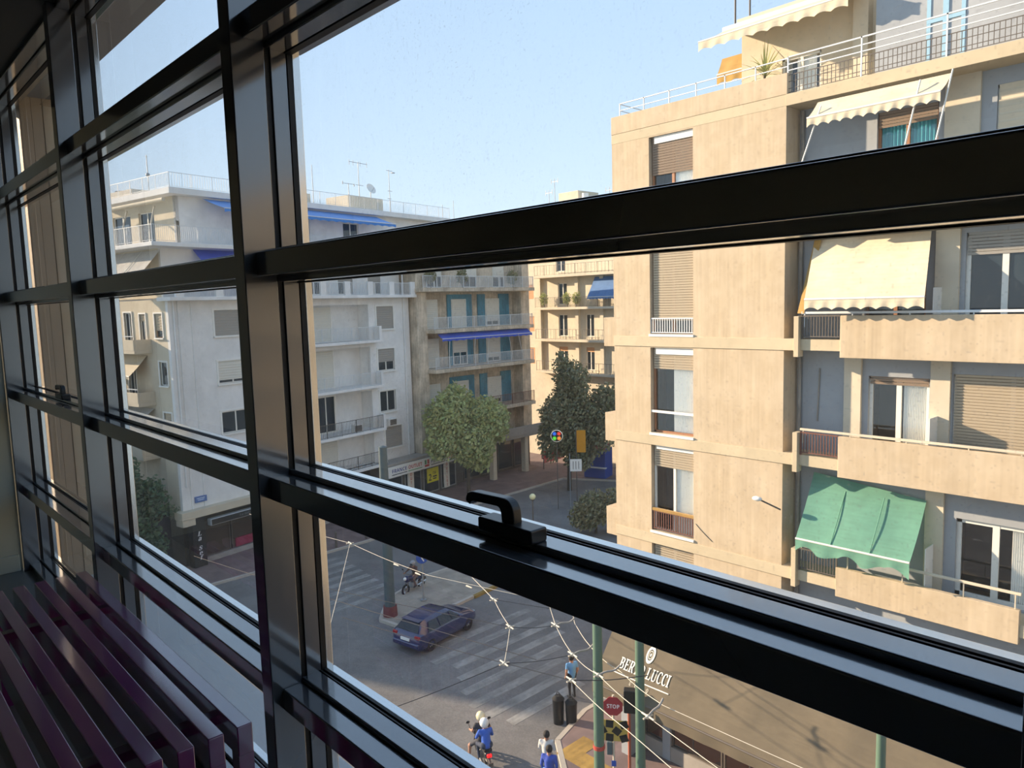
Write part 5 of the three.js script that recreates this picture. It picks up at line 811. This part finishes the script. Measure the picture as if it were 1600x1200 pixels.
{
  let t = thing('sign_post', 'thin grey post with a blue arrow plate on the island', 'sign post', [-30.5, 0.13, -21.6]);
  obj('post', cyl([0, 0, 0], [0, 2.7, 0], 0.045), M.galv, t); obj('foot', cyl([0, 0, 0], [0, 0.08, 0], 0.16), M.galv, t);
  const d = new THREE.CylinderGeometry(0.3, 0.3, 0.02, 24); d.rotateX(Math.PI / 2); d.rotateY(1.0); d.translate(0.06, 2.3, 0.05); obj('plate', d, mat('sign_blue', 0x2450a8, 0.5), t);
  const ar = B(-0.03, 0.03, -0.2, 0.2, 0, 0.005); ar.rotateZ(0.5); ar.rotateY(1.0); ar.translate(0.075, 2.3, 0.06); obj('arrow', ar, M.white, t);
  t = thing('stop_sign', 'red octagonal stop sign with yellow black board on one post at the paved corner', 'sign', [-13.42, 0.12, -16.1], 0.62);
  obj('post', cyl([0, 0, 0], [0, 3.6, 0], 0.035), M.cream, t);
  const oc = new THREE.CylinderGeometry(0.3, 0.3, 0.02, 8); oc.rotateY(Math.PI / 8); oc.rotateX(Math.PI / 2); oc.translate(0, 3.28, 0.05); obj('plate', oc, mat('stop_red', 0x9c2a30, 0.5), t);
  const st = canvasTex(256, 256, (c, w, h) => { c.fillStyle = '#9c2a30'; c.fillRect(0, 0, w, h); c.fillStyle = '#e0d8d4'; c.textAlign = 'center'; c.font = 'bold 108px sans-serif'; c.fillText('STOP', w / 2, 166, 236); });
  printed('lettering', st, t, [-0.205, 3.075, 0.0615], [0.205, 3.075, 0.0615], [0.205, 3.485, 0.0615], [-0.205, 3.485, 0.0615]);
  const hb = obj('hazard_board', RB(-0.42, 0.42, 2.2, 2.85, 0.036, 0.056, 0.01), mat('hazard_yellow', 0xb89c48, 0.7), t);
  for (let i = 0; i < 4; i++) for (let j = 0; j < 3; j++) if ((i + j) % 2) { const s = B(-0.115, 0.115, -0.11, 0.11, 0, 0.008); s.rotateZ(0.5 + i); s.translate(-0.32 + i * 0.21, 2.31 + j * 0.21, 0.0565); obj('black_patch', s, M.black, hb); }
  obj('blue_plate', RB(-0.07, 0.07, 1.4, 1.58, 0.036, 0.05, 0.01), mat('sign_blue', 0), t); obj('side_box', RB(-0.2, -0.04, 1.75, 2.15, -0.05, 0.06, 0.02), M.poleGrey, t);
  t = thing('traffic_light', 'black traffic light head right of the stop sign', 'traffic light', [-13.12, 0.12, -16.46], 0.6);
  obj('post', cyl([0, 0, 0], [0, 3.1, 0], 0.045), mat('orange_post', 0xa8583c, 0.6), t);
  const hd = obj('head', RB(-0.15, 0.2, 3.05, 3.75, -0.14, 0.12, 0.03), M.black, t); for (let i = 0; i < 3; i++) obj('lens', sph(0.02, 3.18 + i * 0.22, -0.13, 0.085, 10, 6, 1, 1, 0.5), M.black, hd);
  for (const [x, z, h, l] of [[-17.95, -18.45, 1.05, 'taller black litter bin at the kerb behind the walkers'], [-17.55, -18.7, 0.95, 'shorter black bin with pale marks at the kerb']]) { const b = thing('litter_bin', l, 'bin', [x, 0, z]); obj('body', cyl([0, 0, 0], [0, h * 0.88, 0], 0.19, 0.22, 14), M.black, b); obj('lid', cyl([0, h * 0.88, 0], [0, h, 0], 0.23, 0.12, 14), M.tyre, b); obj('handle', new THREE.TorusGeometry(0.08, 0.015, 6, 12).translate(0, h + 0.04, 0), M.tyre, b); }
  for (const [x, z, l] of [[-41.6, -22.9, 'left dark bollard on the far footway'], [-41.75, -25.2, 'right dark bollard on the far footway']]) { const b = thing('bollard', l, 'bollard', [x, 0.12, z]); obj('post', cyl([0, 0, 0], [0, 0.95, 0], 0.08, 0.07, 10), M.railDark, b); obj('top', sph(0, 0.97, 0, 0.09, 10, 6), M.railDark, b); }
  t = thing('globe_lamp', 'street lamp with a round pale globe above the handle', 'lamp', [-33.15, 0, -32.16]); obj('post', cyl([0, 0, 0], [0, 2.85, 0], 0.06, 0.04, 10), M.railDark, t); obj('globe', sph(0, 3.04, 0, 0.2, 18, 12), mat('lamp_globe', 0xe2dca8, 0.4), t); obj('collar', cyl([0, 2.8, 0], [0, 2.9, 0], 0.1, 0.12, 10), M.railDark, t);
  t = thing('wall_lamp', 'street lamp head on a bent arm at the edge of the tan house', 'lamp', [-9.45, 9.55, ZA + 0.05]); obj('arm', cyl([0, 0, 0], [-0.35, 0.3, 0.45], 0.022), M.railDark, t); obj('head', sph(-0.4, 0.33, 0.5, 0.11, 12, 8, 1.3, 0.6, 0.8), M.white, t);
  // signs down the street
  t = thing('shop_sign', 'red shop sign and stand beside the arcade', 'sign', bPos(13.0, 0.12, 1.2), BT); obj('board', RB(0, 4.4, 0.95, 1.75, -0.1, 0.05, 0.05), mat('sign_red', 0xb0323c, 0.6), t); obj('fringe', Array.from({ length: 14 }, (_, i) => B(0.2 + i * 0.22, 0.32 + i * 0.22, 0.55, 0.95, -0.03, 0.03)), mat('sign_red', 0), t); obj('post', [cyl([0.2, 0, 0], [0.2, 1, 0], 0.04), cyl([4.2, 0, 0], [4.2, 1, 0], 0.04)], M.railDark, t); obj('letters', [B(1.1, 1.5, 1.4, 1.62, 0.05, 0.07), B(1.9, 2.6, 1.4, 1.62, 0.05, 0.07), B(3.4, 3.6, 1.45, 1.65, 0.05, 0.07), B(3.8, 4.0, 1.45, 1.65, 0.05, 0.07)], M.white, t);
  t = thing('neon_sign', 'round neon sign of four coloured flowers under the dark tree', 'sign', [-37.42, 5.5, -38.93], 0.75); obj('disc', (() => { const c = new THREE.CylinderGeometry(0.42, 0.42, 0.06, 24); c.rotateX(Math.PI / 2); return c; })(), M.black, t); obj('post', cyl([0, -5.5, -0.06], [0, 0.1, -0.06], 0.03), M.railDark, t);
  const neon = (c) => mat('neon_' + c, c, 0.4, { emissive: lin(c), emissiveIntensity: 0.9 });
  const ringG = new THREE.TorusGeometry(0.42, 0.018, 6, 28); obj('ring', ringG, neon(0xdcdcd0), t);
  for (const [x, y, c] of [[-0.17, 0.17, 0x2a62c8], [0.17, 0.17, 0xd04030], [-0.17, -0.17, 0x58c83c], [0.17, -0.17, 0xe08a3a]]) { const fl = []; for (let i = 0; i < 5; i++) { const k = new THREE.TorusGeometry(0.055, 0.016, 5, 10); k.translate(x + 0.075 * Math.cos(i * 1.257), y + 0.075 * Math.sin(i * 1.257), 0.05); fl.push(k); } obj('neon_flower', fl, neon(c), t); }
  t = thing('street_banner', 'upright orange banner hanging on a post down the street', 'banner', [-37.46, 0, -41.62], 0.75); obj('cloth', RB(-0.34, 0.34, 3.85, 5.55, -0.03, 0.03, 0.01), mat('banner_orange', 0xc98a1c, 0.8), t); obj('post', cyl([-0.38, 0, 0], [-0.38, 5.7, 0], 0.04), M.railDark, t);
  t = thing('notice_board', 'tilted white notice on a post down the street', 'sign', [-36.43, 0, -39.86], 0.75); const nb = B(-0.42, 0.42, 2.85, 3.75, -0.015, 0.015); obj('board', nb, M.white, t); obj('print', [-0.2, 0, 0.2].map((x) => { return B(x - 0.02, x + 0.02, 3.0, 3.6, 0.016, 0.02); }), M.wireDark, t); obj('post', cyl([-0.45, 0, 0], [-0.45, 4.2, 0], 0.03), M.galv, t);
  t = thing('kiosk', 'blue kiosk with red stripe awning at the end of the street', 'kiosk', [-41.8, 0, -48.6], 0.3); obj('walls', RB(-1.0, 1.0, 0.1, 2.6, -0.8, 0.8, 0.05), mat('kiosk_blue', 0x2f4a9a, 0.7), t); obj('counter', RB(-1.1, 1.1, 1.0, 1.1, 0.7, 1.0, 0.02), M.white, t); obj('canopy', sheet(8, 3, (u, v) => [-1.2 + 2.4 * u, 2.7 + 0.4 * v, 1.5 - 1.4 * v]), mat('kiosk_canopy', 0x9a4048, 0.8, { side: THREE.DoubleSide }), t);
}
// ---------- tramway wires over the crossing ----------
{
  const Y = 6.2, t = thing('overhead_wires', 'pale net of overhead tramway wires with clamps above the crossing', 'wires');
  const w = (a, b, m = M.wire, r = 0.009, sagY = 0.05) => obj('wire', tube([[a[0], a[2] ?? Y, a[1]], [(a[0] + b[0]) / 2, ((a[2] ?? Y) + (b[2] ?? Y)) / 2 - sagY, (a[1] + b[1]) / 2], [b[0], b[2] ?? Y, b[1]]], r, 10, 5), m, t);
  const N1 = [-24.9, -14.3], N2 = [-16.7, -14.44], N3 = [-14.9, -13.45], N4 = [-13.44, -11.9], N5 = [-14.06, -14.41], N6 = [-13.75, -14.87], N7 = [-12.52, -13.44], N7r = [-12.3, -14.0], N8 = [-11.36, -13.09], N8r = [-11.1, -13.6], N9 = [-9.4, -12.44], N9r = [-9.44, -13.05], K = [-11.66, -12.45];
  w([-32, -13.4], N1); w(N1, [-19.85, -14.31]); w([-19.85, -14.31], [-10.5, -17.0]); w(N1, [-16.5, -8.4]); w([-22.5, -16.8], N2); w(N2, N3); w(N3, N4); w(N3, N5, M.wireDark); w(N4, N7, M.wireDark); w(N4, [-13.9, -7.5], M.wireDark); w([-17.5, -17.2], N5); w([-16.5, -17.4], N6);
  for (const [p, q] of [[N5, N7], [N7, N8], [N8, N9], [N9, [-4, -11.2]], [N6, N7r], [N7r, N8r], [N8r, N9r], [N9r, [-3, -13.2]], [K, [-9.29, -11.69]], [[-9.29, -11.69], [-2, -9.6]]]) w(p, q);
  w(K, [-19, -10.5], M.wireDark); w(K, [-10.5, -13.9], M.wireDark, 0.012); w(N3, [-24, -10.6], M.wireDark); w(N2, [-13, -16.2], M.wireDark); w([-28, -9.5], [-13, -12.6], M.wireDark);
  for (const n of [N1, N2, N3, N4, N5, N7, N8, N9, K]) obj('clamp', [sph(n[0], Y, n[1], 0.055, 8, 6), cyl([n[0] - 0.2, Y, n[1] - 0.05], [n[0] + 0.2, Y + 0.02, n[1] + 0.05], 0.022), cyl([n[0], Y - 0.02, n[1] - 0.16], [n[0], Y + 0.02, n[1] + 0.16], 0.02)], M.wire, t);
  for (const [p, q] of [[N5, N6], [N7, N7r], [N8, N8r], [N9, N9r]]) obj('spacer', tube([[p[0], Y, p[1]], [p[0] * 0.7 + q[0] * 0.3, Y + 0.05, p[1] * 0.7 + q[1] * 0.3], [p[0] * 0.25 + q[0] * 0.75, Y + 0.06, p[1] * 0.25 + q[1] * 0.75], [q[0], Y + 0.16, q[1]]], 0.028, 14, 6), M.concrete, t);
  for (const [x, z] of [[-21.9, -14.3], [-20.6, -14.3], [-18.4, -14.75]]) obj('insulator', cyl([x, Y - 0.1, z], [x + 0.28, Y - 0.1, z], 0.035, 0.02, 8), M.wire, t);
}
// ---------- shop window contents under the taupe awning ----------
{
  const off = canvasTex(512, 192, (c, w, h) => { c.clearRect(0, 0, w, h); c.fillStyle = '#f2dc1e'; c.font = 'bold 190px sans-serif'; c.fillText('-50%', 0, 168, 505); });
  const t = thing('discount_lettering', 'yellow discount lettering on the shop window', 'lettering', [0, 0, ZA]);
  obj('letters', quad([-12.6, 1.75, -0.9], [-10.95, 1.75, -0.9], [-10.95, 2.4, -0.9], [-12.6, 2.4, -0.9]), new THREE.MeshStandardMaterial({ map: off, transparent: true, roughness: 0.5 }), t, { uv: true });
  const cols = [['pale shirt', 0xc8c2b4], ['blue shirt', 0x3c5a78], ['red checked shirt', 0xa04a4c], ['dark suit', 0x24262c], ['white shirt', 0xdcdcd8], ['brown jacket', 0x6a4a34]];
  cols.forEach(([n, c], i) => {
    const m = thing('mannequin', `shop window mannequin torso wearing a ${n}`, 'mannequin', [-13.2 + i * 1.02 + (i > 3 ? 0.2 : 0), 0.3, ZA - 1.5]);
    const pr = [[0.02, 0.75], [0.15, 0.75], [0.17, 0.95], [0.15, 1.1], [0.19, 1.3], [0.2, 1.42], [0.12, 1.5], [0.05, 1.54], [0.05, 1.6], [0, 1.6]].map(([a, b]) => new THREE.Vector2(a, b)); const g = new THREE.LatheGeometry(pr, 16); g.scale(1.1, 1, 0.65); obj('torso', g, mat('cloth_' + n, c, 0.9), m);
    obj('sleeve', [-1, 1].map((s) => cyl([s * 0.2, 1.42, 0], [s * 0.28, 0.95, 0.04], 0.06, 0.045, 8)), mat('cloth_' + n, c), m); obj('stand', [cyl([0, 0, 0], [0, 0.8, 0], 0.025), cyl([0, 0, 0], [0, 0.03, 0], 0.18)], M.chrome, m);
  });
}
// kinds that repeat share a group
const GROUPS = { antenna: 'roof antennas', awning: 'awnings on the facades', 'potted plant': 'plants on balconies and terraces', tree: 'street trees', pole: 'street poles', bollard: 'bollards on the far footway', bin: 'litter bins at the kerb', mannequin: 'shop window mannequins', 'air conditioner': 'air conditioners on the corner house', poster: 'yellow shop posters', person: 'people in the street' };
for (const o of scene.children) { const gname = GROUPS[o.userData.category]; if (gname && !o.userData.group) o.userData.group = gname; }
renderer.render(scene, camera);
